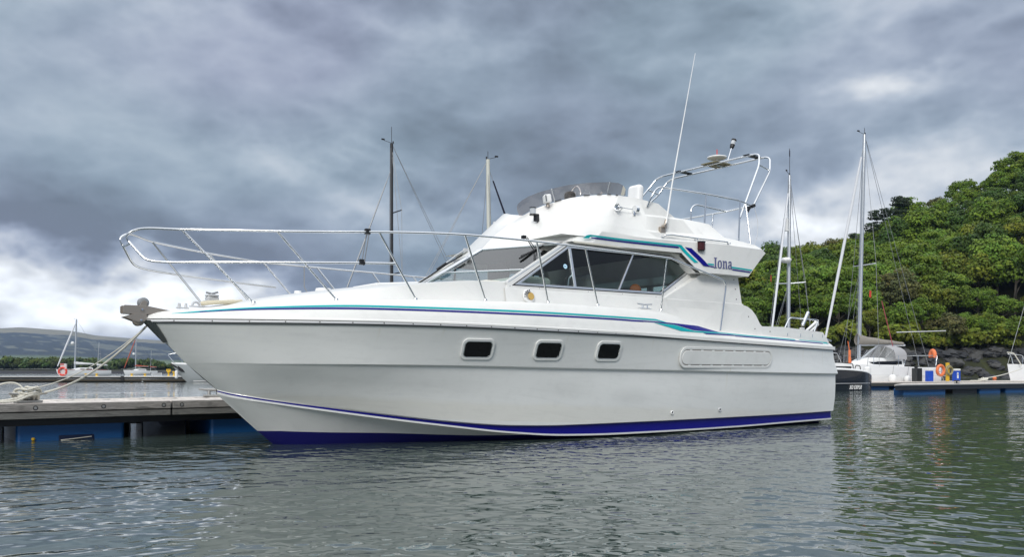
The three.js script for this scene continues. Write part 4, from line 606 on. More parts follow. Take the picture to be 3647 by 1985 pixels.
M.fasciaA = std([0.64, 0.62, 0.595], 0.85, 0, { map: woodA, bumpMap: woodBump, bumpScale: 0.008 }); M.fasciaB = std([0.46, 0.46, 0.435], 0.85, 0, { map: woodB, bumpMap: woodBump, bumpScale: 0.006 });
M.float = phys([0.006, 0.085, 0.26], 0.42, { bumpMap: woodBump, bumpScale: 0.003 }); M.floatFar = M.float; M.galv = std([0.36, 0.36, 0.35], 0.5, 0.7); M.rope = std([0.62, 0.60, 0.53], 0.95);
function uvx(g) { const p = g.attributes.position, n = g.attributes.normal, uv = g.attributes.uv; for (let i = 0; i < p.count; i++) { const ay = Math.abs(n.getY(i)); uv.setXY(i, p.getX(i), ay > 0.7 ? p.getZ(i) : p.getY(i)); } return g; }
const near = thing('wooden_pontoon', 'weathered grey timber pontoon on blue plastic floats beside the cruiser bow', 'pontoon', [BX, 0, BZ], TH);
{
  const H = 0.468, Z0 = -1.96, Z1 = -3.66, X0 = -9.5, X1 = 9.3, R = rng(5);
  const joints = [X0, -6.60, -0.576, 5.4, X1];
  for (let i = 0; i < 4; i++) { const a = joints[i] + 0.014, b = joints[i + 1] - 0.014, L = b - a, c = (a + b) / 2;
    for (const [z, s] of [[Z0 - 0.045, 1], [Z1 + 0.045, -1]]) { part('rubbing_board', uvx(rbox(L, 0.098, 0.09, 0.008, c, H - 0.049, z)), M.fasciaA, near); part('lower_board', uvx(rbox(L, 0.075, 0.075, 0.006, c, H - 0.147, z - 0.004 * s)), M.fasciaB, near); }
  }
  const bolt = cyl(0.018, 0.018, 0.02, 0, 0, 0, Math.PI / 2, 0, 0, 12), hole = new THREE.RingGeometry(0.0, 0.028, 16);
  for (const x of [-4.8, -3.6, -2.90, -2.157, -1.404, -0.679, -0.449, 0.3, 1.1]) { const b = part('bolt', bolt, M.galv, near); b.position.set(x, 0.415, Z0 - 0.003); part('counterbore', hole, M.black, b).position.z = 0.0035; part('nut', cyl(0.011, 0.011, 0.02, 0, 0, 0.004, Math.PI / 2, 0, 0, 6), M.galv, b); }
  // coping timbers along both edges, transverse boards between
  const va = [], vb = []; for (let k = 0; k < 3; k++) { const g = uvx(rbox(0.142, 0.03, 1.36, 0.005)); const uv = g.attributes.uv; for (let i = 0; i < uv.count; i++) uv.setXY(i, uv.getY(i) + k * 0.37, uv.getX(i) + k * 0.61); va.push(g); }
  let n = 0; for (let x = X0 + 0.08; x < X1; x += 0.152) { const m = part('plank', va[n % 3], R() > 0.5 ? M.plankA : M.plankB, near); m.position.set(x, H - 0.021 + (R() - 0.5) * 0.004, (Z0 + Z1) / 2); m.rotation.y = (R() - 0.5) * 0.004; n++; }
  for (const [z] of [[Z0 - 0.132], [Z1 + 0.132]]) for (let i = 0; i < 4; i++) { const a = joints[i] + 0.01, b = joints[i + 1] - 0.01; part('coping_board', uvx(rbox(b - a, 0.03, 0.08, 0.006, (a + b) / 2, H - 0.014, z)), M.plankA, near); }
  part('steel_frame', [box(X1 - X0, 0.14, 0.06, (X0 + X1) / 2, 0.26, Z0 - 0.28), box(X1 - X0, 0.14, 0.06, (X0 + X1) / 2, 0.26, Z1 + 0.28)], M.black, near);
  const tank = (x0, x1, m) => { const g = sub('float', near); part('tank', rbox(x1 - x0, 0.62, 1.25, 0.05, (x0 + x1) / 2, -0.03, Z0 - 0.90), m, g); return g; };
  tank(-8.8, -7.2, M.float); tank(-6.3, -4.6, M.float); tank(-4.2, -2.44, M.blackGloss); part('rear_tank', rbox(2.6, 0.6, 0.4, 0.04, 0.35, -0.03, Z0 - 1.38), M.black, near); const f = tank(-2.32, -1.09, M.float); tank(-0.87, -0.30, M.blackGloss); tank(0.02, 1.3, M.float); tank(2.4, 3.7, M.float); tank(5.0, 6.3, M.float); tank(7.4, 8.7, M.float);
  part('handle_slot', rbox(0.40, 0.075, 0.03, 0.01, -1.66, 0.02, Z0 - 0.272), std([0.002, 0.012, 0.05], 0.6), f); part('slot_rail', pipe([[-1.84, 0.0, Z0 - 0.25], [-1.72, 0.008, Z0 - 0.25], [-1.49, 0.03, Z0 - 0.25]], 0.006), M.cream, f); part('bung', at(new THREE.SphereGeometry(0.022, 14, 10), -2.14, 0.022, Z0 - 0.275), M.yellow, f);
  part('dangling_line', pipe([[-1.0, 0.24, Z0 - 0.4], [-0.99, 0.1, Z0 - 0.4], [-1.0, -0.05, Z0 - 0.4]], 0.006), M.black, near); part('cross_pipe', pipe([[-1.15, 0.13, Z0 - 1.2], [-0.85, 0.14, Z0 - 1.2]], 0.015), M.black, near);
}
// horn cleats bolted to the pontoon
function hornCleat(label, X, Z, turn) {
  const p = V(X, 0.468, Z).applyAxisAngle(V(0, 1, 0), TH).add(V(BX, 0, BZ)), c = thing('mooring_cleat', label, 'cleat', [p.x, p.y, p.z], TH + turn);
  part('base', rbox(0.30, 0.035, 0.11, 0.008, 0, 0.0175, 0), M.galv, c); for (const s of [-1, 1]) part('pillar', cyl(0.026, 0.02, 0.075, s * 0.065, 0.07, 0), M.galv, c); part('horn', pipe([[-0.21, 0.122, 0], [-0.1, 0.108, 0], [0.1, 0.108, 0], [0.21, 0.122, 0]], (t) => 0.012 + 0.013 * Math.sin(Math.PI * clamp(t * 1.0, 0.08, 0.92)), 0.05), M.galv, c); return c;
}
hornCleat('steel horn cleat on the pontoon wrapped in a tangle of white rope', -2.20, -2.20, 0.15);
hornCleat('bare steel horn cleat on the far edge of the timber pontoon beside the bow', 0.47, -3.45, -0.3);
// three-strand rope along a curve
function rope(pts, r, n) {
  const c = new THREE.CatmullRomCurve3(pts.map((p) => V(...p))), L = c.getLength(), m = n ?? Math.min(900, Math.max(30, Math.round(L / 0.012))), out = [], F = c.getSpacedPoints(m), pitch = r * 7;
  for (let s = 0; s < 3; s++) { const q = []; let N = V(0, 1, 0); for (let i = 0; i <= m; i++) { const t = c.getTangentAt(i / m); N.addScaledVector(t, -N.dot(t)).normalize(); if (!isFinite(N.x)) N = V(1, 0, 0); const B = t.clone().cross(N), a = i / m * L / pitch * Math.PI * 2 + s * 2.094; q.push(F[i].clone().addScaledVector(N, Math.cos(a) * r * 0.52).addScaledVector(B, Math.sin(a) * r * 0.52)); } out.push(pipe(q, r * 0.56, 0, 6)); }
  return merge(out);
}
const W = (X, Y, Z) => { const p = V(X, Y, Z).applyAxisAngle(V(0, 1, 0), TH); return [p.x + BX, p.y, p.z + BZ]; };
function hang(a, b, sag, n = 9) { return range(0, 1, n).map((t) => [lerp(a[0], b[0], t), lerp(a[1], b[1], t) - sag * 4 * t * (1 - t), lerp(a[2], b[2], t)]); }
function ropeThing(name, label, geo, group) { const m = new THREE.Mesh(geo, M.rope); m.name = numbered(name); m.userData = { label, category: 'rope' }; m.castShadow = m.receiveShadow = true; scene.add(m); return m; }
ropeThing('mooring_rope', 'thicker white mooring rope from the cruiser bow down to the cleat', rope(hang(W(-1.42, 1.335, 0.02), W(-2.02, 0.60, -2.18), 0.12), 0.0125));
ropeThing('mooring_rope', 'thinner upper mooring line running behind the thick rope to the cleat', rope(hang(W(-1.40, 1.34, -0.04), W(-2.20, 0.64, -2.22), 0.125), 0.0065));
{
  const R = rng(31), out = []; const cl = (k) => { const p = []; const a0 = R() * 6.3, rx = 0.05 + R() * 0.08, rz = 0.035 + R() * 0.045, y = 0.06 + R() * 0.09, ox = (R() - 0.5) * 0.12, tl = (R() - 0.5) * 0.9; for (let i = 0; i <= 10; i++) { const a = a0 + i / 10 * 5.6; p.push(W(-2.20 + ox + Math.cos(a) * rx, 0.468 + y + Math.sin(a) * rz * (0.7 + tl) + 0.02 * Math.sin(a * 3), -2.20 + Math.sin(a + 0.5) * rz * 1.1)); } return p; };
  for (let k = 0; k < 9; k++) out.push(rope(cl(k), 0.0125));
  out.push(rope([W(-2.05, 0.59, -2.18), W(-2.2, 0.56, -2.10), W(-2.36, 0.50, -2.06), W(-2.6, 0.49, -2.08), W(-2.9, 0.487, -2.10)], 0.0145));
  out.push(rope([W(-2.15, 0.62, -2.22), W(-2.30, 0.54, -2.12), W(-2.52, 0.50, -2.16), W(-2.8, 0.487, -2.2)], 0.0145));
  out.push(pipe(new THREE.CatmullRomCurve3([W(-2.22, 0.62, -2.22), W(-2.32, 0.71, -2.26), W(-2.47, 0.70, -2.3), W(-2.60, 0.58, -2.32), W(-2.65, 0.49, -2.32)].map((p) => V(...p))).getPoints(30), 0.010, 0, 8));
  ropeThing('rope_tangle', 'tangled heap of white rope turns and loops piled on the pontoon cleat', merge(out));
}
// ---------- boats, pontoons and shore beyond ----------
const PX = (px, d) => (px - 1823.5) / 3028 * d, PY = (py, d) => EYE + (1325 - py) / 3028 * d;   // metres across and up at a distance
M.yachtHull = phys([0.78, 0.79, 0.80], 0.3, { clearcoat: 0.4 }); M.mastAlu = std([0.62, 0.64, 0.66], 0.35, 0.8); M.mastBlack = std([0.02, 0.02, 0.022], 0.4); M.mastCream = std([0.62, 0.62, 0.55], 0.5); M.wire = std([0.32, 0.33, 0.34], 0.4, 0.6); M.furl = std([0.66, 0.67, 0.70], 0.8); M.cover = std([0.27, 0.25, 0.22], 0.9); M.hoodClear = phys([0.55, 0.56, 0.56], 0.15, { transmission: 0.75, thickness: 0 }); M.hood = std([0.36, 0.36, 0.37], 0.9); M.navyCanvas = std([0.01, 0.012, 0.03], 0.8); M.redCanvas = std([0.42, 0.09, 0.05], 0.85);
function yacht(o) {
  const g = thing(o.name ?? 'sailing_yacht', o.label, 'sailing boat', [o.x, 0, -o.d], o.turn, o.group), L = o.L, B = o.B ?? L * 0.32, fb = o.fb ?? 1, hb = tab([[0, 0.015], [0.06, 0.2], [0.18, 0.52], [0.35, 0.84], [0.55, 1], [0.78, 0.95], [1, 0.78]]);
  const st = range(0, 1, 22).map((s) => { const x = L / 2 - s * L, b = B / 2 * hb(s), y = fb * lerp(1.15, 0.95, sstep(0, 0.8, s)), rake = 0.09 * L * (1 - s) ** 3, k = 0.05 * L * sstep(0.85, 1, s); return [[x, y, 0], [x, y + 0.02, b * 0.97], [x, y, b], [x - rake * 0.15, y * 0.62, b * 0.99], [x - rake * 0.4 + k * 0.3, y * 0.25, b * 0.93], [x - rake * 0.7 + k, -0.02, b * 0.78], [x - rake + k, -0.35, b * 0.3], [x - rake, -0.45, 0]]; });
  part('hull', both(loft(st.map((r) => r.slice(2)), 0.7)), o.hull ?? M.yachtHull, g); part('deck', both(loft(st.map((r) => r.slice(0, 3)), 0.7)), M.white, g);
  part('transom', loft([...st[22].slice(2)].map((p) => [p, [p[0], p[1], -p[2]]])), o.hull ?? M.yachtHull, g);
  const dk = fb; 
  if (o.coach !== false) { const c = part('coachroof', both(loft(range(0, 1, 12).map((t) => { const x = lerp(L * 0.26, -L * 0.16, t), w = B * 0.3 * lerp(0.45, 1, sstep(0, 0.6, t)), h = 0.42 * sstep(-0.05, 0.45, t) + 0.03; return [[x, dk, w], [x, dk + h * 0.85, w * 0.9], [x, dk + h, w * 0.7], [x, dk + h + 0.04, 0]]; }), 0.7)), M.white, g); for (const s of [1, -1]) part('portlight', plate([[-L * 0.14, dk + 0.12], [L * 0.06, dk + 0.14], [L * 0.10, dk + 0.27], [-L * 0.14, dk + 0.29]], null, 0.012, [0, 0, s * B * 0.292 - 0.006], [1, 0, 0], [0, 1, 0]), M.glassDark, c); }
  const masts = [[o.mx ?? L * 0.12, o.mastH, o.mr ?? 0.075, 1], ...(o.mizzen ? [[o.mizzen[0], o.mizzen[1], 0.055, 0]] : [])];
  masts.forEach(([mx, mh, mr, main]) => {
    const foot = dk + 0.3, tip = [mx - (o.rake ?? 0.1), mh, 0], at2 = (y) => [lerp(mx, tip[0], (y - foot) / (mh - foot)), y, 0];
    const m = part('mast', pipe([[mx, foot - 0.35, 0], tip], (t) => mr * lerp(1, 0.82, t), 0, 12), main ? o.mastMat ?? M.mastAlu : M.mastAlu, g);
    part('masthead_gear', [pipe([[tip[0], mh, 0], [tip[0], mh + (o.staff ?? 0.35), 0]], 0.012), pipe([[tip[0], mh + 0.02, 0], [tip[0] + 0.35, mh + 0.12, 0.05]], 0.01), at(new THREE.BoxGeometry(0.14, 0.06, 0.05), tip[0] + 0.38, mh + 0.16, 0.05), cyl(0.03, 0.03, 0.10, tip[0] - 0.08, mh + 0.06, 0.03)], M.black, m);
    const spr = main ? o.spr ?? [0.48] : [0.55];
    for (const f of spr) { const y = lerp(foot, mh, f), p = at2(y), w = B * (main ? 0.30 : 0.2) * lerp(1, 0.75, f); for (const s of [1, -1]) part('spreader', pipe([p, [p[0] - 0.25, y + 0.05, s * w]], 0.028, 0, 8), main ? o.mastMat ?? M.mastAlu : M.mastAlu, m); for (const s of [1, -1]) part('shroud', pipe([[tip[0], mh * 0.985, 0], [p[0] - 0.25, y + 0.05, s * w], [mx - 0.15, dk, s * B * 0.43]], 0.011, 0, 5), M.wire, g); }
    for (const s of [1, -1]) part('lower_shroud', pipe([at2(lerp(foot, mh, spr[0])), [mx + 0.35 * s, dk, B * 0.42], ], 0.010, 0, 5), M.wire, g);
    const bl = main ? o.boom ?? L * 0.36 : L * 0.2, by = dk + (main ? 1.15 : 0.95);
    part('boom', pipe([[mx - 0.1, by, 0], [mx - bl, by + 0.02, 0]], 0.055, 0, 10), M.mastAlu, g);
    if (main ? o.cover : o.cover2 ?? o.cover) part('sail_cover', loft(range(0, 1, 12).map((t) => { const x = lerp(mx + 0.12, mx - bl + 0.15, t), h = lerp(main ? 0.55 : 0.3, 0.14, t ** 0.7) * (1 + 0.05 * Math.sin(t * 19)), w = lerp(0.20, 0.10, t), c = by + 0.05 + h * 0.42; return range(0, 1, 12).map((q) => { const a = q * Math.PI * 2; return [x, c + Math.sin(a) * h * 0.55, Math.cos(a) * w * (1 - 0.35 * Math.max(0, Math.sin(a)))]; }); }), 1.2), main ? o.cover : o.cover2 ?? o.cover, g);
    if (main) {
      part('backstay', pipe([[tip[0], mh, 0], [-L / 2 + 0.1, dk, 0.3]], 0.011, 0, 5), M.wire, g); part('backstay', pipe([[tip[0], mh, 0], [-L / 2 + 0.1, dk, -0.3]], 0.011, 0, 5), M.wire, g);
      const fy = mh * (o.frac ?? 0.97), ft = at2(fy), bow = [L / 2 - 0.05, dk * 1.12 + 0.05, 0]; part('forestay', pipe([ft, bow], 0.013, 0, 6), M.wire, g);
      if (o.furl) part('furled_sail', pipe(range(0.06, 0.93, 10).map((t) => [lerp(bow[0], ft[0], t), lerp(bow[1], ft[1], t), 0]), (t) => (o.fr ?? 0.075) * Math.sin(Math.PI * clamp(0.15 + 0.72 * (1 - t))) ** 0.6, 0, 10), o.furl, g);
      for (const s of [1, -1]) part('halyard', pipe([[tip[0] + 0.05, mh * 0.98, s * 0.06], [mx + 0.12, dk + 0.4, s * 0.1]], 0.008, 0, 5), M.wire, m);
    }
  });
  const rail = (x0, x1, n, s, y) => { for (let i = 0; i <= n; i++) { const x = lerp(x0, x1, i / n), q = clamp((L / 2 - x) / L), z = s * B / 2 * hb(q) * 0.95; part('stanchion', pipe([[x, dk, z], [x, dk + 0.58, z]], 0.012, 0, 6), M.steel, g); } part('lifeline', pipe(range(x0, x1, 12).map((x) => [x, dk + 0.57, s * B / 2 * hb(clamp((L / 2 - x) / L)) * 0.95]), 0.006, 0, 5), M.wire, g); };
  if (o.rails !== false) { for (const s of [1, -1]) rail(L * 0.36, -L * 0.42, 4, s); part('pulpit', pipe([[L * 0.36, dk + 0.1, B * 0.16], [L * 0.40, dk + 0.68, B * 0.15], [L * 0.5, dk + 0.78, 0], [L * 0.40, dk + 0.68, -B * 0.15], [L * 0.36, dk + 0.1, -B * 0.16]], 0.016, 0.1, 8), M.steel, g); part('pushpit', pipe([[-L * 0.44, dk, B * 0.36], [-L * 0.46, dk + 0.62, B * 0.36], [-L * 0.49, dk + 0.62, 0], [-L * 0.46, dk + 0.62, -B * 0.36], [-L * 0.44, dk, -B * 0.36]], 0.016, 0.1, 8), M.steel, g); }
  o.extra?.(g, dk, B, L); return g;
}
const A25 = Math.PI + 25 * Math.PI / 180;      // bow to the camera's left, lying along the pontoons
// moored behind the cruiser: only rigs show over it
yacht({ label: 'dark-masted yacht moored behind the cruiser bow, only its black rig showing', x: PX(1396, 38) + 0.9, d: 38.4, turn: A25, L: 8.6, mastH: PY(512, 38), mx: 1.0, mr: 0.085, mastMat: M.mastBlack, spr: [0.40, 0.68], frac: 0.9, staff: 0.75, rake: 0.0, coach: true, furl: M.wire, fr: 0.035 });
yacht({ label: 'yacht with thick cream mast and dark furled forestay rising behind the cruiser cabin', x: PX(1748, 36) - 0.8, d: 36.3, turn: 25 * Math.PI / 180, L: 8.4, mastH: PY(556, 36), mx: 0.85, mr: 0.10, mastMat: M.mastCream, spr: [0.36], rake: 0.12, furl: M.navyCanvas, fr: 0.05, extra: (g, dk) => { part('radar_reflector', cyl(0.09, 0.09, 0.42, 1.0, PY(800, 36), 0.16), M.white, g); } });
yacht({ label: 'yacht with radar dome on its grey mast rising behind the cruiser stern', x: PX(2808, 41) + 0.25, d: 41.4, turn: Math.PI + 58 * Math.PI / 180, L: 8.4, mastH: PY(622, 41), mx: 0.55, mr: 0.085, spr: [0.42], rake: 0.25, furl: M.furl, fr: 0.055, staff: 1.3, extra: (g, dk) => {
  const y = PY(930, 41); part('radar_dome', at(new THREE.LatheGeometry([[0, 0.13], [0.16, 0.12], [0.25, 0.05], [0.25, -0.03], [0.15, -0.12], [0, -0.13]].map((p) => new THREE.Vector2(...p)), 24), 0.78, y, 0.05), M.white, g); part('radar_reflector', cyl(0.12, 0.12, 0.6, 0.62, PY(802, 41), 0.1), M.white, g); part('burgee', box(0.16, 0.3, 0.01, 0.30, PY(622, 41) + 1.05, 0), M.navyCanvas, g);
  part('courtesy_flag', plate([[0, 0], [0.12, 0.05], [0.1, 0.35], [-0.02, 0.3]], null, 0.01, [0.2, PY(1000, 41), 0.9], [1, 0, 0], [0, 1, 0]), M.red, g); } });
// white yacht alongside the far pontoon
yacht({ label: 'white sailing yacht with grey sprayhood and furled mainsail under a taupe cover', x: 19.25, d: 45.2, turn: A25, L: 7.7, B: 2.8, fb: 1.12, mastH: PY(478, 44.8), mx: 1.15, mr: 0.105, spr: [0.42], rake: 0.42, cover: M.cover, furl: M.furl, fr: 0.075, boom: 3.4, extra: (g, dk, B, L) => {
  const h = sub('sprayhood', g); const arc = (x, w, hh, n = 10) => range(0, 1, n).map((t) => { const a = Math.PI * t; return [x - 0.12 * Math.sin(a), dk + 0.38 + hh * Math.sin(a) ** 0.7, Math.cos(a) * w]; });
  part('window', loft([arc(0.15, 0.95, 0.12), arc(-0.35, 1.05, 0.70)], 1), M.hoodClear, h); part('canopy', loft([arc(-0.35, 1.05, 0.70), arc(-0.8, 1.08, 0.80), arc(-1.12, 1.1, 0.72)], 1), M.hood, h); for (const t of [0.2, 0.4, 0.6, 0.8]) part('seam', pipe([arc(0.15, 0.96, 0.13)[Math.round(t * 10)], arc(-0.35, 1.06, 0.76)[Math.round(t * 10)]], 0.02, 0, 6), M.hood, h);
  part('hull_window_band', plate([[-0.7, dk + 0.10], [1.0, dk + 0.12], [1.35, dk + 0.24], [-0.6, dk + 0.27]], null, 0.02, [0, 0, -B * 0.292 - 0.02], [1, 0, 0], [0, 1, 0]), M.glassDark, g);
  part('horseshoe_buoy', at(new THREE.TorusGeometry(0.26, 0.10, 10, 24, Math.PI * 1.25), -L * 0.475, dk + 0.62, -B * 0.22, 0, 1.1, -0.4), M.orange, g); part('danbuoy_flag', [pipe([[L * 0.30, dk + 0.2, -0.6], [L * 0.33, dk + 1.3, -0.6]], 0.02), rbox(0.12, 0.7, 0.1, 0.04, L * 0.315, dk + 0.5, -0.6)], M.orange, g); part('courtesy_flag', plate([[0, 0], [0.14, 0.06], [0.10, 0.40], [-0.02, 0.34]], null, 0.01, [1.35, PY(1068, 44.8), -1.0], [1, 0, 0], [0, 1, 0]), M.red, g);
  part('fishing_rod', pipe([[-1.4, dk + 1.85, -0.2], [-L * 0.66, dk + 2.0, -0.3]], 0.022), M.furl, g); part('boom_strut', pipe([[1.05, dk + 0.35, 0], [-0.2, dk + 1.1, 0]], 0.05), M.mastAlu, g); part('red_sheet', [pipe([[-0.3, dk + 3.5, -0.2], [-0.85, dk + 0.9, -0.5]], 0.02), pipe([[-0.85, dk + 0.9, -0.5], [-1.1, dk + 0.3, -0.6]], 0.03)], std([0.35, 0.06, 0.09], 0.8), g);
  part('hull_stripe', plate([[-L * 0.49, 0.62], [L * 0.30, 0.68], [L * 0.30, 0.70], [-L * 0.49, 0.64]], null, 0.01, [0, 0, -B * 0.49], [1, 0, 0], [0, 1, 0]), M.lightgrey, g); } });
// fenders hung along that yacht
function fender(label, x, y, d, r, h, mat = M.white) { const f = thing('fender', label, 'fender', [x, y, -d], 0, 'white fenders along the far yacht'); part('body', at(new THREE.LatheGeometry([[0.02, h / 2], [r * 0.6, h / 2 - 0.02], [r, h / 2 - 0.1], [r, -h / 2 + 0.1], [r * 0.6, -h / 2 + 0.02], [0, -h / 2]].map((p) => new THREE.Vector2(...p)), 18), 0, 0, 0), mat, f); part('line', pipe([[0, h / 2, 0], [0.02, h / 2 + 0.45, 0.1]], 0.01, 0, 5), M.wire, f); return f; }
fender('tall cylindrical white fender between the yacht and the far pontoon', PX(3091, 41.6), 0.63, 41.75, 0.17, 0.95); fender('round white fender below the sprayhood of the white yacht', PX(3174, 43.3), 0.5, 43.2, 0.19, 0.42); fender('small round white fender beside the black service pedestal', PX(3243, 43.6), 0.47, 44.0, 0.16, 0.36);
// black open boat with its bow to the far pontoon
{
  const g = thing('black_speedboat', 'black speedboat bow with white gunwale and lettering, lying behind the cruiser stern', 'motor boat', [PX(3085, 39.6), 0, -39.6], A25 - Math.PI);
  const st = range(0, 1, 18).map((s) => { const x = -s * 6, b = 1.05 * tab([[0, 0.28], [0.06, 0.55], [0.2, 0.86], [0.5, 1], [1, 0.96]])(s), y = lerp(0.60, 0.98, tab([[0, 0], [0.04, 0.25], [0.12, 0.6], [0.25, 0.85], [0.5, 1], [1, 0.9]])(s)); return [[x, y + 0.05, 0], [x, y + 0.05, b * 0.9], [x, y, b + 0.02], [x, y - 0.04, b + 0.02], [x, lerp(y, 0.3, 0.9), b * 0.98], [x, 0.29, b * 0.985], [x, -0.1, b * 0.9], [x, -0.3, 0]]; });
  part('hull', both(loft(st.map((r) => r.slice(3)), 0.7)), phys([0.008, 0.012, 0.018], 0.25, { clearcoat: 0.5 }), g); part2('gunwale', loft(st.map((r) => r.slice(1, 4)), 0.6), M.white, g); part('deck', both(loft(st.map((r) => r.slice(0, 2)), 0.6)), M.darkIn, g);
  part('bow_face', loft(st[0].map((p) => [p, [p[0] + 0.03, p[1], 0], [p[0], p[1], -p[2]]])), phys([0.008, 0.012, 0.018], 0.25), g);
  part('rub_line', loft(range(0.02, 1, 10).map((s) => { const x = -s * 6, b = 1.05 * tab([[0, 0.28], [0.06, 0.55], [0.2, 0.86], [0.5, 1], [1, 0.96]])(s); return [[x, 0.345, b + 0.012], [x, 0.325, b + 0.014]]; })), M.lightgrey, g);
  part('grab_rail', [pipe([[-0.75, 0.85, 0.35], [-0.8, 1.12, 0.35], [-1.05, 1.15, 0.35], [-1.15, 0.9, 0.35]], 0.02, 0.06), pipe([[-1.25, 0.9, 0.4], [-1.3, 1.22, 0.4], [-2.6, 1.30, 0.4], [-2.7, 0.95, 0.4]], 0.02, 0.08), rbox(1.0, 0.1, 0.7, 0.04, -1.9, 1.05, 0.1)], M.black, g);
  const font = await new FontLoader().loadAsync('fonts/droid/droid_sans_bold.typeface.json'); const t = new TextGeometry('XO EXPLR', { font, size: 0.19, depth: 0.012, curveSegments: 4 }); t.computeBoundingBox(); const bb = t.boundingBox, hw = tab([[0, 0.28], [0.06, 0.55], [0.2, 0.86], [0.5, 1], [1, 0.96]]); t.translate(-bb.min.x, 0, 0); t.scale(0.84 / (bb.max.x - bb.min.x), 0.95, 1); { const p = t.attributes.position; for (let i = 0; i < p.count; i++) { const x = -2.14 + p.getX(i), y = 0.07 + p.getY(i); p.setXYZ(i, x, y, 1.05 * hw(-x / 6) * lerp(0.90, 0.985, clamp((y + 0.1) / 0.39)) + 0.035 + p.getZ(i)); } } part('lettering', t, M.white, g);
}
// pontoon behind the stern carrying the service pedestals
function pontoon(name, label, x, d, turn, L, Wd, deckH, floats, fascia) {
  const g = thing(name, label, 'pontoon', [x, 0, -d], turn); part('deck', uvx(rbox(L, 0.08, Wd, 0.02, L / 2, deckH - 0.04, -Wd / 2)), M.plankB, g); part('fascia', [rbox(L + 0.04, 0.16, 0.06, 0.02, L / 2, deckH - 0.13, 0.02), rbox(L + 0.04, 0.16, 0.06, 0.02, L / 2, deckH - 0.13, -Wd - 0.02), rbox(0.06, 0.16, Wd, 0.02, -0.01, deckH - 0.13, -Wd / 2)], fascia ?? M.black, g);
  for (const [a, b, m] of floats) part('float', rbox(b - a, 0.55, Wd * 0.8, 0.05, (a + b) / 2, -0.06, -Wd / 2 + 0.05), m ?? M.floatFar, g); return g;
}
const tA = 25 * Math.PI / 180, ux = Math.cos(tA), ud = Math.sin(tA);
pontoon('walkway_pontoon', 'long low pontoon carrying the blue pedestals, white yacht moored along it', 13.2, 39.2, tA, 19, 2.0, 0.36, [[0.6, 3.2], [3.7, 6.0], [6.4, 7.2], [9, 12], [13, 16]], std([0.05, 0.05, 0.045], 0.7));
{
  const tB = 31 * Math.PI / 180, b = thing('finger_pontoon', 'finger pontoon with dark blue floats jutting out before the lifebuoy and pedestals', 'pontoon', [14.2, 0, -31.6], tB), out = [[0, 0], [16, 0], [16, 1.9], [3.3, 1.9]];
  part('deck', plate(out, null, 0.07, [0, 0.30, 0], [1, 0, 0], [0, 0, -1], 0.01), M.plankB, b); part('fascia', plate([[-0.03, -0.04], [16, -0.04], [16, 1.94], [3.25, 1.94]], null, 0.15, [0, 0.17, 0], [1, 0, 0], [0, 0, -1], 0.01), std([0.012, 0.015, 0.02], 0.5), b);
  for (const [p, q] of [[0.7, 3.35], [5.7, 7.2], [7.6, 9.3], [11, 14]]) part('float', rbox(q - p, 0.55, 0.45, 0.05, (p + q) / 2, -0.06, -0.32), M.floatFar, b);
  part('black_tank', rbox(1.7, 0.5, 0.8, 0.05, 4.75, -0.06, -0.55), M.black, b); part('edge_rail', rbox(16, 0.05, 0.05, 0.02, 8, 0.345, 0.06), M.galv, b);
  const cl = (t, w) => { const c = thing('deck_cleat', w, 'cleat', [14.05 + t * Math.cos(tB) + 0.8 * Math.sin(tB), 0.37, -(31.5 + t * Math.sin(tB) + 0.8 * Math.cos(tB))], tB); part('body', [rbox(0.26, 0.03, 0.1, 0.01, 0, 0.015, 0), cyl(0.03, 0.025, 0.1, 0, 0.06, 0), pipe([[-0.17, 0.12, 0], [0.17, 0.12, 0]], 0.025)], M.black, c); };
  cl(4.0, 'small dark cleat on the finger pontoon below the blue pedestals'); cl(9.2, 'small dark cleat on the finger pontoon near the heap of mooring rope');
}
const onA = (px, back = 1.0) => { const u = (px - 1823.5) / 3028, x0 = 13.2 + back * ud, d0 = 39.2 + back * ux, t = (u * d0 - x0) / (ux - u * ud); return [x0 + t * ux, 0.36, -(d0 + t * ud)]; };
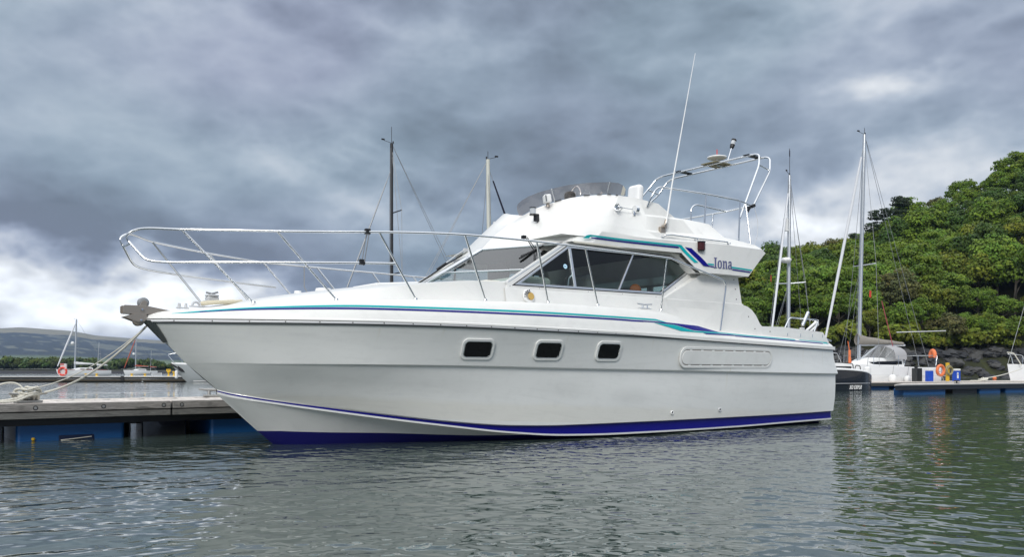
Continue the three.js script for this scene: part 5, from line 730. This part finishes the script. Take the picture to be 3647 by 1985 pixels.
{
  const p = thing('service_pedestal', 'tall black service pedestal on the far pontoon beside a small white fender', 'pedestal', onA(3264, 0.7), tA); part('cabinet', rbox(0.42, 0.68, 0.3, 0.03, 0, 0.34, 0), std([0.03, 0.033, 0.035], 0.6), p); for (let i = 0; i < 4; i++) part('rib', rbox(0.05, 0.6, 0.03, 0.01, -0.15 + i * 0.1, 0.34, 0.155), M.black, p); part('lamp_cap', rbox(0.14, 0.1, 0.14, 0.03, -0.06, 0.73, 0), M.black, p);
  const bl = std([0.01, 0.075, 0.52], 0.45), mk = (label, px) => { const q = thing('service_pedestal', label, 'pedestal', onA(px, 0.7), tA); part('cabinet', rbox(0.31, 0.54, 0.26, 0.02, 0, 0.27, 0), bl, q); part('lamp_head', rbox(0.32, 0.10, 0.27, 0.02, 0, 0.595, 0), M.white, q); return q; };
  mk('plain blue service pedestal with white head between the black pedestal and the lifebuoy', 3308); const q = mk('blue service pedestal with a white notice on its front beyond the yellow post', 3404); part('notice', rbox(0.12, 0.30, 0.01, 0.003, -0.06, 0.30, 0.136), M.white, q); part('emblem', rbox(0.05, 0.07, 0.006, 0.002, -0.06, 0.36, 0.143), M.darkIn, q);
  const y = thing('yellow_post', 'yellow post with a coiled hose hung behind the orange lifebuoy', 'post', onA(3373, 0.8), tA); part('post', rbox(0.14, 0.96, 0.14, 0.02, 0, 0.48, 0), M.yellow, y); part('hose_coil', [at(new THREE.TorusGeometry(0.23, 0.035, 8, 28), -0.05, 0.58, 0.12), at(new THREE.TorusGeometry(0.20, 0.035, 8, 28), -0.03, 0.56, 0.17)], std([0.30, 0.27, 0.14], 0.7), y); part('arm', rbox(0.3, 0.05, 0.05, 0.01, 0.06, 0.7, 0), M.yellow, y);
  const l = thing('lifebuoy', 'orange ring lifebuoy on a stand between the blue pedestals', 'lifebuoy', onA(3345, 0.55), tA); part('ring', at(new THREE.TorusGeometry(0.25, 0.075, 14, 36), 0, 0.56, 0.05), M.orange, l); part('stand', [pipe([[0.12, 0, 0], [0.12, 0.75, 0]], 0.02), pipe([[-0.05, 0.5, 0], [0.12, 0.5, 0]], 0.018)], M.steel, l); part('grab_line', pipe([[-0.2, 0.36, 0.1], [-0.18, 0.15, 0.1], [-0.1, 0.3, 0.1], [0.1, 0.2, 0.1], [0.15, 0.05, 0.1]], 0.01, 0.05), M.cream, l);
}
{ const c = thing('rope_heap', 'small heap of pale mooring rope on the pontoon near the moored bow', 'rope', onA(3502, 0.6), 0); const R = rng(8), l = []; for (let i = 0; i < 6; i++) l.push(at(new THREE.TorusGeometry(0.09 + R() * 0.09, 0.03, 7, 18), (R() - 0.5) * 0.2, 0.05 + R() * 0.1, (R() - 0.5) * 0.2, 1.2 + R() * 0.6, R(), 0)); part('coil', l, M.rope, c); part('tail', pipe([[-0.1, 0.03, 0.1], [-0.5, 0.02, 0.2], [-0.8, 0.02, 0.15]], 0.025, 0.1), M.rope, c); }
yacht({ name: 'moored_boat', label: 'small white sailing boat with steel pulpit moored bow-on at the far end', x: PX(3650, 47) + 2.9, d: 49.2, turn: A25 - 0.1, L: 7, B: 2.5, fb: 1.1, mastH: 11, mx: 0.0, mr: 0.06, coach: true, extra: (g, dk) => { part('wind_vane_frame', pipe([[3.0, dk + 0.1, -0.5], [3.35, dk + 0.8, -0.3], [3.5, dk + 0.85, 0]], 0.03, 0.1), M.cream, g); } });
ropeThing('bow_line', 'slack pale line from the moored boat bow down to the rope heap', merge([pipe(new THREE.CatmullRomCurve3(hang([...onA(3502, 0.6)].map((v, i) => v + (i === 1 ? 0.15 : 0)), [PX(3640, 47.2), 1.05, -47.2], 0.08).map((p) => V(...p))).getPoints(20), 0.022)]));
{ const b = thing('mooring_buoy', 'small orange mooring buoy floating off the rocky shore', 'buoy', [PX(3540, 100), 0, -100], 0); part('float', at(new THREE.SphereGeometry(0.22, 16, 12), 0, 0.1, 0), M.orange, b); part('eye', at(new THREE.TorusGeometry(0.05, 0.015, 6, 12), 0, 0.35, 0), M.galv, b); }
// far pontoon across the channel
{
  const g = pontoon('long_pontoon', 'long dark pontoon across the channel with white deck edge', -62, 71.3, 0, 62, 2.6, 0.46, [[1, 30, M.black], [31, 61, M.black]], std([0.02, 0.02, 0.018], 0.6)); part('deck_edge', rbox(62, 0.06, 0.1, 0.02, 31, 0.45, 0.05), M.white, g); part('lower_wale', rbox(62, 0.14, 0.08, 0.02, 31, 0.14, 0.0), std([0.055, 0.045, 0.03], 0.8), g); part('joint_link', rbox(0.3, 0.42, 0.12, 0.03, 62 + PX(433, 71), 0.28, 0.06), M.black, g);
  const l = thing('lifebuoy_station', 'red lifebuoy with white bands on a white stand across the channel', 'lifebuoy', [PX(226, 72), 0.46, -72], 0); part('stand', rbox(0.50, 1.08, 0.16, 0.02, 0, 0.54, -0.12), std([0.62, 0.58, 0.58], 0.6), l); part('head_board', rbox(0.34, 0.16, 0.18, 0.02, -0.1, 1.02, -0.11), std([0.45, 0.16, 0.15], 0.6), l); const r = part('ring', at(new THREE.TorusGeometry(0.32, 0.085, 12, 36), 0, 0.42, 0.05), M.red, l); for (let i = 0; i < 4; i++) part('band', at(new THREE.TorusGeometry(0.32, 0.090, 12, 5, 0.28), 0, 0.42, 0.05, 0, 0, 0.64 + i * Math.PI / 2), std([0.7, 0.35, 0.33], 0.6), r);
  const boll = (label, px, hh, group) => { const b = thing('yellow_bollard', label, 'bollard', [PX(px, 71.8), 0.46, -71.8], 0, group); part('column', at(new THREE.LatheGeometry([[0.16, 0], [0.14, 0.04], [0.07, 0.08], [0.06, hh * 0.7], [0.13, hh * 0.8], [0.13, hh], [0, hh]].map((p) => new THREE.Vector2(...p)), 14), 0, 0, 0), M.yellow, b); return b; };
  for (const px of [308, 346, 471, 518]) boll('squat yellow bollard on the long dark pontoon in front of a ketch', px, 0.24, 'yellow bollards before the ketches');
  const s = boll('tall yellow bollard carrying a rectangular yellow notice board', 602, 0.42); part('notice_board', rbox(0.36, 0.19, 0.03, 0.01, 0, 0.52, 0.02), M.yellow, s); part('notice_print', rbox(0.26, 0.05, 0.006, 0.002, 0, 0.53, 0.038), std([0.2, 0.12, 0.01], 0.6), s); boll('tall plain yellow bollard beside the grey boat bow', 621, 0.42);
}
yacht({ name: 'ketch', label: 'white two-masted ketch with pale sail covers anchored near the lifebuoy station', x: PX(298, 165), d: 165, turn: Math.PI + 0.75, L: 9.6, fb: 1.15, mastH: PY(1140, 165), mx: 1.5, mr: 0.17, mizzen: [-2.6, PY(1217, 165)], spr: [0.42], rake: 0.3, furl: M.furl, fr: 0.17, cover: M.white, boom: 3.6, rails: false, staff: 0.2, extra: (g, dk) => { part('radar_dome', at(new THREE.SphereGeometry(0.32, 14, 10), 1.9, PY(1224, 165), 0), M.white, g); part('toe_rail', both(loft(range(-4, 4.2, 8).map((x) => [[x, dk + 0.12, 1.2], [x, dk + 0.02, 1.2]]))), std([0.22, 0.06, 0.05], 0.7), g); } });
yacht({ name: 'ketch', label: 'white two-masted ketch with red sail covers, the farther of two', x: PX(500, 238), d: 238, turn: Math.PI + 0.75, L: 8.9, fb: 1.15, mastH: PY(1199, 238), mx: 1.2, mr: 0.17, mizzen: [-2.9, PY(1248, 238)], spr: [0.42], rake: 0.2, furl: M.redCanvas, fr: 0.14, cover: M.redCanvas, boom: 3.6, rails: false, staff: 0.2, extra: (g, dk) => { part('radar_dome', at(new THREE.SphereGeometry(0.34, 14, 10), 1.7, PY(1262, 238), 0), M.white, g); } });
{ const g = thing('rowing_dinghy', 'tiny grey dinghy afloat beside the red-covered ketch', 'dinghy', [PX(558, 225), 0, -225], 0.2); part('hull', loft(range(0, 1, 8).map((t) => { const x = -1.3 + 2.6 * t, b = 0.5 * Math.sin(Math.PI * (0.25 + 0.75 * (1 - t))) ** 0.5; return [[x, 0.45 + 0.15 * t, b], [x, 0.0, b * 0.7], [x, -0.1, 0], [x, 0.0, -b * 0.7], [x, 0.45 + 0.15 * t, -b]]; })), M.lightgrey, g); part('outboard', rbox(0.25, 0.4, 0.2, 0.05, -1.35, 0.55, 0), M.grey, g); }
// grey-hulled boat at the end of the far pontoon
{
  const d = 70.2, g = thing('grey_workboat', 'grey hulled motor boat bow with white rails beside the far pontoon', 'motor boat', [PX(612, d), 0, -d], 0.35);
  const st = range(0, 1, 16).map((s) => { const x = s * 8, b = 1.45 * tab([[0, 0.03], [0.1, 0.4], [0.25, 0.72], [0.5, 1], [1, 0.95]])(s), y = lerp(1.62, 1.25, s), r = 1.3 * (1 - s) ** 4; return [[x, y, 0], [x, y + 0.02, b * 0.96], [x, y - 0.12, b], [x + r * 0.25, y * 0.62, b * 0.93], [x + r * 0.65, 0.35, b * 0.75], [x + r * 0.9, 0.02, b * 0.6], [x + r, -0.3, 0]]; });
  part('hull', both(loft(st.map((q) => q.slice(2)), 0.7)), std([0.42, 0.45, 0.46], 0.35), g); part('gunwale', both(loft(st.map((q) => q.slice(0, 3)), 0.7)), M.white, g); part('anchor', [pipe([[-0.05, 1.5, 0.1], [0.7, 1.05, 0.3], [0.95, 0.85, 0.3]], 0.07), plate([[0.5, 1.35], [0.95, 1.0], [1.05, 0.8], [0.55, 0.95]], null, 0.06, [0, 0, 0.42], [1, 0, 0], [0, 1, 0])], M.black, g);
  part('rail', both(merge([pipe([[0.2, 1.6, 0.25], [-0.3, 2.25, 0.15], [0.3, 2.4, 0.3], [2.2, 2.15, 0.95], [5, 2.0, 1.3]], 0.03, 0.12), ...[0.9, 1.8, 3].map((x) => pipe([[x, 1.5, 0.2 + x * 0.33], [x - 0.3, 2.3 - 0.06 * x, 0.2 + x * 0.3]], 0.025))])), M.steel, g); part('wheelhouse', rbox(2.6, 1.5, 1.8, 0.1, 5.5, 2.0, 0), M.white, g); part('bow_light', [rbox(0.3, 0.25, 0.3, 0.05, 1.3, 1.95, 0), pipe([[1.3, 1.6, 0], [1.3, 2.7, 0]], 0.05)], M.darkIn, g); part('boot_stripe', both(loft(range(0.13, 1, 8).map((s) => { const x = s * 8, b = 1.45 * tab([[0, 0.03], [0.1, 0.4], [0.25, 0.72], [0.5, 1], [1, 0.95]])(s), r = 1.3 * (1 - s) ** 4; return [[x + r * 0.85, 0.14, b * 0.66 + 0.02], [x + r * 0.9, 0.04, b * 0.62 + 0.02]]; }))), M.white, g);
  const f = thing('fender', 'white fender hanging between the grey boat bow and the far pontoon', 'fender', [PX(630, d - 0.2), 0.62, -(d - 0.2)], 0); part('body', at(new THREE.CapsuleGeometry(0.13, 0.42, 6, 14), 0, 0, 0), M.white, f); part('line', pipe([[0, 0.3, 0], [0.05, 0.8, -0.1]], 0.012), M.wire, f);
}
// ---------- wooded hill and rocky shore behind the marina ----------
const ridgeTop = tab([[20, 2], [30, 10], [36, 17], [44.5, 20.5], [48, 22.6], [53, 24.8], [58.7, 26.5], [64, 28.5], [69.6, 31.2], [75, 34.0], [80.5, 36.2], [86, 38.6], [91.5, 39.8], [97, 42], [103, 44], [120, 48], [160, 52]]);
const shoreD = (x) => 121 + 3 * Math.sin(x * 0.11) - 0.02 * (x - 60);
function hillY(x, d) { const s = shoreD(x), v = clamp((d - s - 7) / 42), top = Math.max(0, ridgeTop(x * 165 / Math.max(d, 140)) - 7.0) * sstep(18, 34, x); const bank = 3.6 * sstep(s - 1.5, s + 6, d) * sstep(16, 26, x); return -0.6 + 0.6 * sstep(s - 3, s, d) + bank + Math.max(0, top - 3.6) * (v ** 0.85) + 0.8 * fbm(x * 0.12, 5.5, d * 0.12, 3) * sstep(s, s + 6, d); }
{
  const rows = range(116, 230, 52).map((d) => range(10, 190, 90).map((x) => [x, hillY(x, d), -d]));
  const soil = tex(512, 512, (u, v) => { const a = tnoise(u, v, 8, 5, 3.3), b = tnoise(u, v, 40, 3, 8.1); const s = 0.25 + 0.35 * a + 0.25 * b; return [s * 0.75, s * 0.8, s * 0.45]; }, true, [0.05, 0.05]);
  structure('hillside', loft(rows, 0), std([0.12, 0.12, 0.09], 0.95, 0, { map: soil }));
}
// dark slate boulders along the water's edge
{
  const R = rng(404), shore = new THREE.Group(), base = []; shore.name = 'rocky_shore'; shore.userData.kind = 'structure'; scene.add(shore);
  const geos = range(0, 5, 5).map((k) => { const g = new THREE.IcosahedronGeometry(1, 2), p = g.attributes.position; for (let i = 0; i < p.count; i++) { const v = V(p.getX(i), p.getY(i), p.getZ(i)); const q = v.clone().multiplyScalar(1.5).addScalar(k * 7.7); const f = 0.75 + 0.5 * fbm(q.x, q.y, q.z, 3); v.multiplyScalar(f); v.y = Math.round(v.y * 3.2 + 0.2 * k) / 3.2 * 0.6 + v.y * 0.4; p.setXYZ(i, v.x, v.y * 0.62, v.z); } return toCreasedNormals(g, 0.35); });
  const mats = [[0.030, 0.031, 0.035], [0.042, 0.043, 0.046], [0.022, 0.023, 0.027], [0.055, 0.054, 0.052]].map((c) => std(c, 0.75));
  for (let i = 0; i < 280; i++) { const u = 0.36 + 0.30 * R(), t = R(), x = u * 122, d = shoreD(x) - 2.2 + t * 9.5, s = 0.6 + 0.95 * R() ** 1.6; const m = part('boulder', geos[i % geos.length], mats[Math.floor(R() * 4)], shore); m.position.set(x, hillY(x, d) + 0.0, -d); m.rotation.set((R() - 0.5) * 0.7, R() * 6.3, (R() - 0.5) * 0.7); m.scale.set(s * 1.35, s, s); }
}
// leaf-clump crowns
function crown(seed, o) {
  const R = rng(seed), pos = [], nor = [], col = [], idx = []; const quad = (c, n, s, t) => { const u = V(R() - 0.5, R() - 0.5, R() - 0.5).cross(n).normalize(), w = n.clone().cross(u), b = pos.length / 3, r = 0.65 + 0.6 * R(); for (const [p, q] of [[-1, -r], [0.9, -r * 0.7], [1, r], [-0.8, r * 0.8]]) { const v = c.clone().addScaledVector(u, p * s).addScaledVector(w, q * s * 0.8).addScaledVector(n, (R() - 0.5) * s * 0.5); pos.push(v.x, v.y, v.z); nor.push(n.x, n.y, n.z); col.push(...t); } idx.push(b, b + 1, b + 2, b, b + 2, b + 3); };
  for (let k = 0; k < o.clumps; k++) {
    let a = R() * 6.283, h = R(), cy, cr; if (o.kind === 'pine') { h = (k + 0.5) / o.clumps; cy = lerp(0.30, 1.0, h); cr = o.r * (1.02 - h) * (0.35 + 0.65 * R()) * 1.1; } else { const e = Math.acos(1 - 1.55 * h); cy = lerp(0.42, 0.92, 0.5 + 0.5 * Math.cos(e)); cr = o.r * Math.sin(e) * (0.55 + 0.42 * R() ** 0.5) * (1 + 0.2 * Math.sin(a * 3 + seed)); }
    const c = V(Math.cos(a) * cr, cy * o.h * (0.93 + 0.14 * R()), Math.sin(a) * cr), cs = o.cs * (0.65 + 0.75 * R()), hue = 0.78 + 0.5 * R(), warm = 0.85 + 0.3 * R();
    for (let i = 0; i < o.leaves; i++) { const d = V(R() * 2 - 1, R() * 2 - 1, R() * 2 - 1); if (d.lengthSq() > 1 || d.lengthSq() < 0.02) { i--; continue; } d.normalize(); if (d.y < -0.35 && R() < 0.75) d.y *= -1; const rr = cs * (0.55 + 0.5 * R() ** 0.5), q = c.clone().add(V(d.x * rr * 1.15, d.y * rr * (o.flat ?? 0.72), d.z * rr * 1.15)); const n = d.clone().add(V((R() - 0.5) * 1.3, 0.25 + (R() - 0.5) * 1.1, (R() - 0.5) * 1.3)).normalize(), v = hue * (0.8 + 0.4 * R()); quad(q, n, o.ls * (0.6 + 0.8 * R()), [v * warm, v, v * (1.6 - warm * 0.6)]); }
  }
  const g = new THREE.BufferGeometry(); g.setAttribute('position', new THREE.Float32BufferAttribute(pos, 3)); g.setAttribute('normal', new THREE.Float32BufferAttribute(nor, 3)); g.setAttribute('color', new THREE.Float32BufferAttribute(col, 3)); g.setIndex(idx); return g;
}
function trunk(seed, h, r) { const R = rng(seed), l = [pipe([[0, -0.8, 0], [0.1, h * 0.3, 0.05], [-0.05, h * 0.6, 0], [0.05, h * 0.88, 0]], (t) => r * lerp(1, 0.25, t), 0.4, 7)]; for (let i = 0; i < 6; i++) { const a = R() * 6.3, y = h * (0.28 + 0.09 * i), L = h * (0.30 - 0.02 * i); l.push(pipe([[0, y, 0], [Math.cos(a) * L * 0.5, y + L * 0.45, Math.sin(a) * L * 0.5], [Math.cos(a) * L, y + L * 0.75, Math.sin(a) * L]], (t) => r * 0.45 * lerp(1, 0.2, t), 0.2, 5)); } return merge(l); }
const leaf = (c) => phys(c, 0.85, { vertexColors: true, transmission: 0.3, thickness: 0, specularIntensity: 0.5 });
{
  const H = 9, crowns = [11, 22, 33, 44, 55].map((s, i) => crown(s, { clumps: 60, leaves: 78, r: 3.4 + 0.4 * (i % 3), h: H, cs: 0.95 + 0.1 * (i % 2), ls: 0.155 })), trunks = [1, 2].map((s) => trunk(s, H * 0.85, 0.26)), pines = [5, 6].map((s) => crown(s, { kind: 'pine', clumps: 40, leaves: 40, r: 3.1, h: 11, cs: 0.85, ls: 0.17, flat: 0.20 }));
  const kinds = [
    { m: leaf([0.125, 0.200, 0.016]), l: 'fresh green broadleaf tree on the wooded hillside', w: 0.46 }, { m: leaf([0.160, 0.195, 0.018]), l: 'yellow-green broadleaf tree on the wooded hillside', w: 0.17 },
    { m: leaf([0.062, 0.118, 0.016]), l: 'dark green broadleaf tree on the wooded hillside', w: 0.22 }, { m: leaf([0.150, 0.245, 0.028]), l: 'pale lime broadleaf tree on the wooded hillside', w: 0.10 }, { m: leaf([0.120, 0.125, 0.040]), l: 'greyish olive thin-leaved tree on the wooded hillside', w: 0.06 }];
  const bark = std([0.10, 0.085, 0.07], 0.9), R = rng(909), spots = [];
  for (let tries = 0; tries < 9000 && spots.length < 250; tries++) { const d = 130 + 40 * R(), u = 0.225 + 0.43 * R(), x = u * d; if (spots.some((s) => (s[0] - x) ** 2 + (s[1] - d) ** 2 < 11.5)) continue; spots.push([x, d]); }
  const protos = new Map();
  spots.forEach(([x, d], i) => {
    let r = R(), k = 0; while (k < kinds.length - 1 && r > kinds[k].w) { r -= kinds[k].w; k++; } const edge = sstep(136, 130, d), c = Math.floor(R() * crowns.length), sc = (0.68 + 0.42 * R()) * lerp(1, 0.72, edge) * lerp(1, 0.8, sstep(155, 168, d));
    const key = k + '/' + c, pos = [x, hillY(x, d) - 0.4, -d], turn = R() * 6.3; const where = d > 158 ? [' on the crest of the wooded hill', 's on the crest'] : d > 143 ? [' halfway up the wooded hill', 's halfway up'] : [' low on the wooded hill above the rocks', 's low on the hill'], base = kinds[k].l.split(' on')[0], lab = base + where[0]; let o = protos.get(key);
    if (!o) { o = thing('broadleaf_tree', lab, 'tree', pos, turn, base + where[1]); part('trunk', trunks[c % 2], bark, o); part('crown', crowns[c], kinds[k].m, o); o.scale.set(sc, sc * (0.9 + 0.3 * R()), sc); protos.set(key, o); } else dup(o, pos, turn, lab, [sc, sc * (0.9 + 0.3 * R()), sc]).userData.group = base + where[1];
  });
  const pm = leaf([0.026, 0.045, 0.020]), pt = trunk(9, 9.5, 0.2); let pr; for (const [px, d, s] of [[2955, 160, 0.62], [3005, 158, 0.55], [3035, 163, 0.66], [3110, 163, 0.92], [3150, 164, 0.86], [3192, 165, 0.95], [3222, 166, 0.82]]) { const x = PX(px, d), pos = [x, hillY(x, d) + 1.2, -d]; if (!pr) { pr = thing('pine_tree', 'dark layered pine standing out on the hill skyline', 'tree', pos, 1, 'dark pines on the skyline'); part('trunk', pt, bark, pr); part('crown', pines[0], pm, pr); pr.scale.setScalar(s); } else dup(pr, pos, px, null, s); }
  // scrub at the foot of the wood
  const bush = crown(71, { clumps: 22, leaves: 46, r: 1.7, h: 2.6, cs: 0.75, ls: 0.20 }); let bp; for (let i = 0; i < 34; i++) { const u = 0.30 + 0.33 * R(), x = u * 126, d = shoreD(x) + 7.5 + 3 * R(), pos = [x, hillY(x, d) - 0.5, -d], s = 0.7 + 0.7 * R(); if (!bp) { bp = thing('shrub', 'olive green shrub at the top of the rocky bank', 'shrub', pos, 0, 'shrubs along the rocky bank'); part('foliage', bush, kinds[1].m, bp); part('stem', trunk(17, 1.6, 0.06), bark, bp); bp.scale.setScalar(s); } else dup(bp, pos, i, null, s); }
  // ---------- far shore: low land, thicket and the long moorland hill ----------
  const low = range(424, 640, 12).map((d) => range(-700, 420, 80).map((x) => [x, -0.4 + 2.2 * sstep(427, 447, d) + 1.6 * sstep(450, 620, d) + 0.5 * fbm(x * 0.03, 1.1, d * 0.03, 3), -d]));
  structure('far_shore', loft(low, 0), std([0.055, 0.058, 0.035], 0.95));
  structure('shore_weed', loft(range(0, 1, 3).map((t) => range(-700, 420, 120).map((x) => [x, 0.02 + t * 1.25 + 0.35 * t * fbm(x * 0.08, 2, 2, 3), -(425.5 + t * 11 + 2.5 * fbm(x * 0.05, 7, 1, 3))])), 0), std([0.016, 0.016, 0.02], 0.9));
  const fb = crown(81, { clumps: 20, leaves: 26, r: 3.0, h: 5.0, cs: 1.35, ls: 0.5 }), N = 330, im = new THREE.InstancedMesh(fb, leaf([0.05, 0.09, 0.018]), N), mt = new THREE.Matrix4(), q = new THREE.Quaternion(), cc = new THREE.Color();
  for (let i = 0; i < N; i++) { const d = 447 + 60 * R() ** 1.5, px = -250 + 1150 * R(), x = PX(px, d), s = (0.75 + 0.6 * R()) * (1 - 0.5 * sstep(520, 590, px)) * (px > 330 && px < 420 ? 0.75 : 1); q.setFromAxisAngle(V(0, 1, 0), R() * 6.3); mt.compose(V(x, 1.2, -d), q, V(s * 1.15, s * (0.85 + 0.35 * R()), s)); im.setMatrixAt(i, mt); const h = 0.75 + 0.5 * R(); im.setColorAt(i, cc.setRGB(h * (0.9 + 0.4 * R()), h, h * 0.9)); }
  structure('shore_thicket', im, null, 'stuff', 'dark green thicket of trees along the far low shore', 'trees');
  // the hill
  const sil = tab([[-900, 1205], [-500, 1180], [-200, 1172], [0, 1170], [68, 1167], [163, 1173], [245, 1179], [299, 1187], [340, 1195], [435, 1203], [571, 1213], [750, 1226], [1000, 1250], [1400, 1290], [1700, 1318]]);
  const D0 = 2300, D1 = 4200, hr = range(0, 1, 44).map((v) => range(-900, 1700, 260).map((px) => { const d = lerp(D0, D1, v), top = PY(sil(px), D1), x = PX(px, d); return [x, 1 + Math.max(0, top - 1) * (0.12 * sstep(0, 0.15, v) + 0.88 * v ** 1.15) + 5 * fbm(px * 0.012, v * 3, 4, 4) * sstep(0, 0.3, v) * sstep(1, 0.9, v), -d]; }));
  const hg = loft(hr, 0), ca = [], nv = 45, nu = 261; for (let i = 0; i < nv; i++) for (let j = 0; j < nu; j++) {
    const px = -900 + 10 * j, v = i / 44, n = fbm(px * 0.006, v * 5, 1.5, 4), n2 = fbm(px * 0.02, v * 16, 7.5, 3), edge = 0.79 + 0.05 * fbm(px * 0.008, 2, 3, 3) - 0.00008 * (px - 200) + (px > 430 ? 0.0004 * (px - 430) : 0);
    const moor = sstep(edge, edge + 0.02, v + 0.02 * n2), clear = sstep(0.10, 0.16, n2 + 0.35 * Math.exp(-(((px - 430) / 120) ** 2) - ((v - 0.56) / 0.07) ** 2) * 2 - 0.06) * sstep(0.2, 0.3, v), field = sstep(0.20, 0.13, v + 0.06 * n);
    let c = [0.008, 0.014, 0.014]; const mixc = (k, t) => { c = c.map((a, q2) => lerp(a, k[q2], t)); }; mixc([0.10, 0.105, 0.075], clear * 0.85); mixc([0.085, 0.115, 0.045], field); mixc([0.175, 0.155, 0.095], moor); const w = 1 + 0.35 * n2 + 0.2 * fbm(px * 0.08, v * 60, 3, 2); ca.push(...c.map((a) => a * w)); }
  hg.setAttribute('color', new THREE.Float32BufferAttribute(ca, 3));
  structure('moorland_hill', hg, std([1, 1, 1], 0.95, 0, { vertexColors: true }));
}
scene.fog = new THREE.FogExp2(new THREE.Color().setRGB(0.45, 0.65, 1.0), 0.00008);
renderer.render(scene, camera);
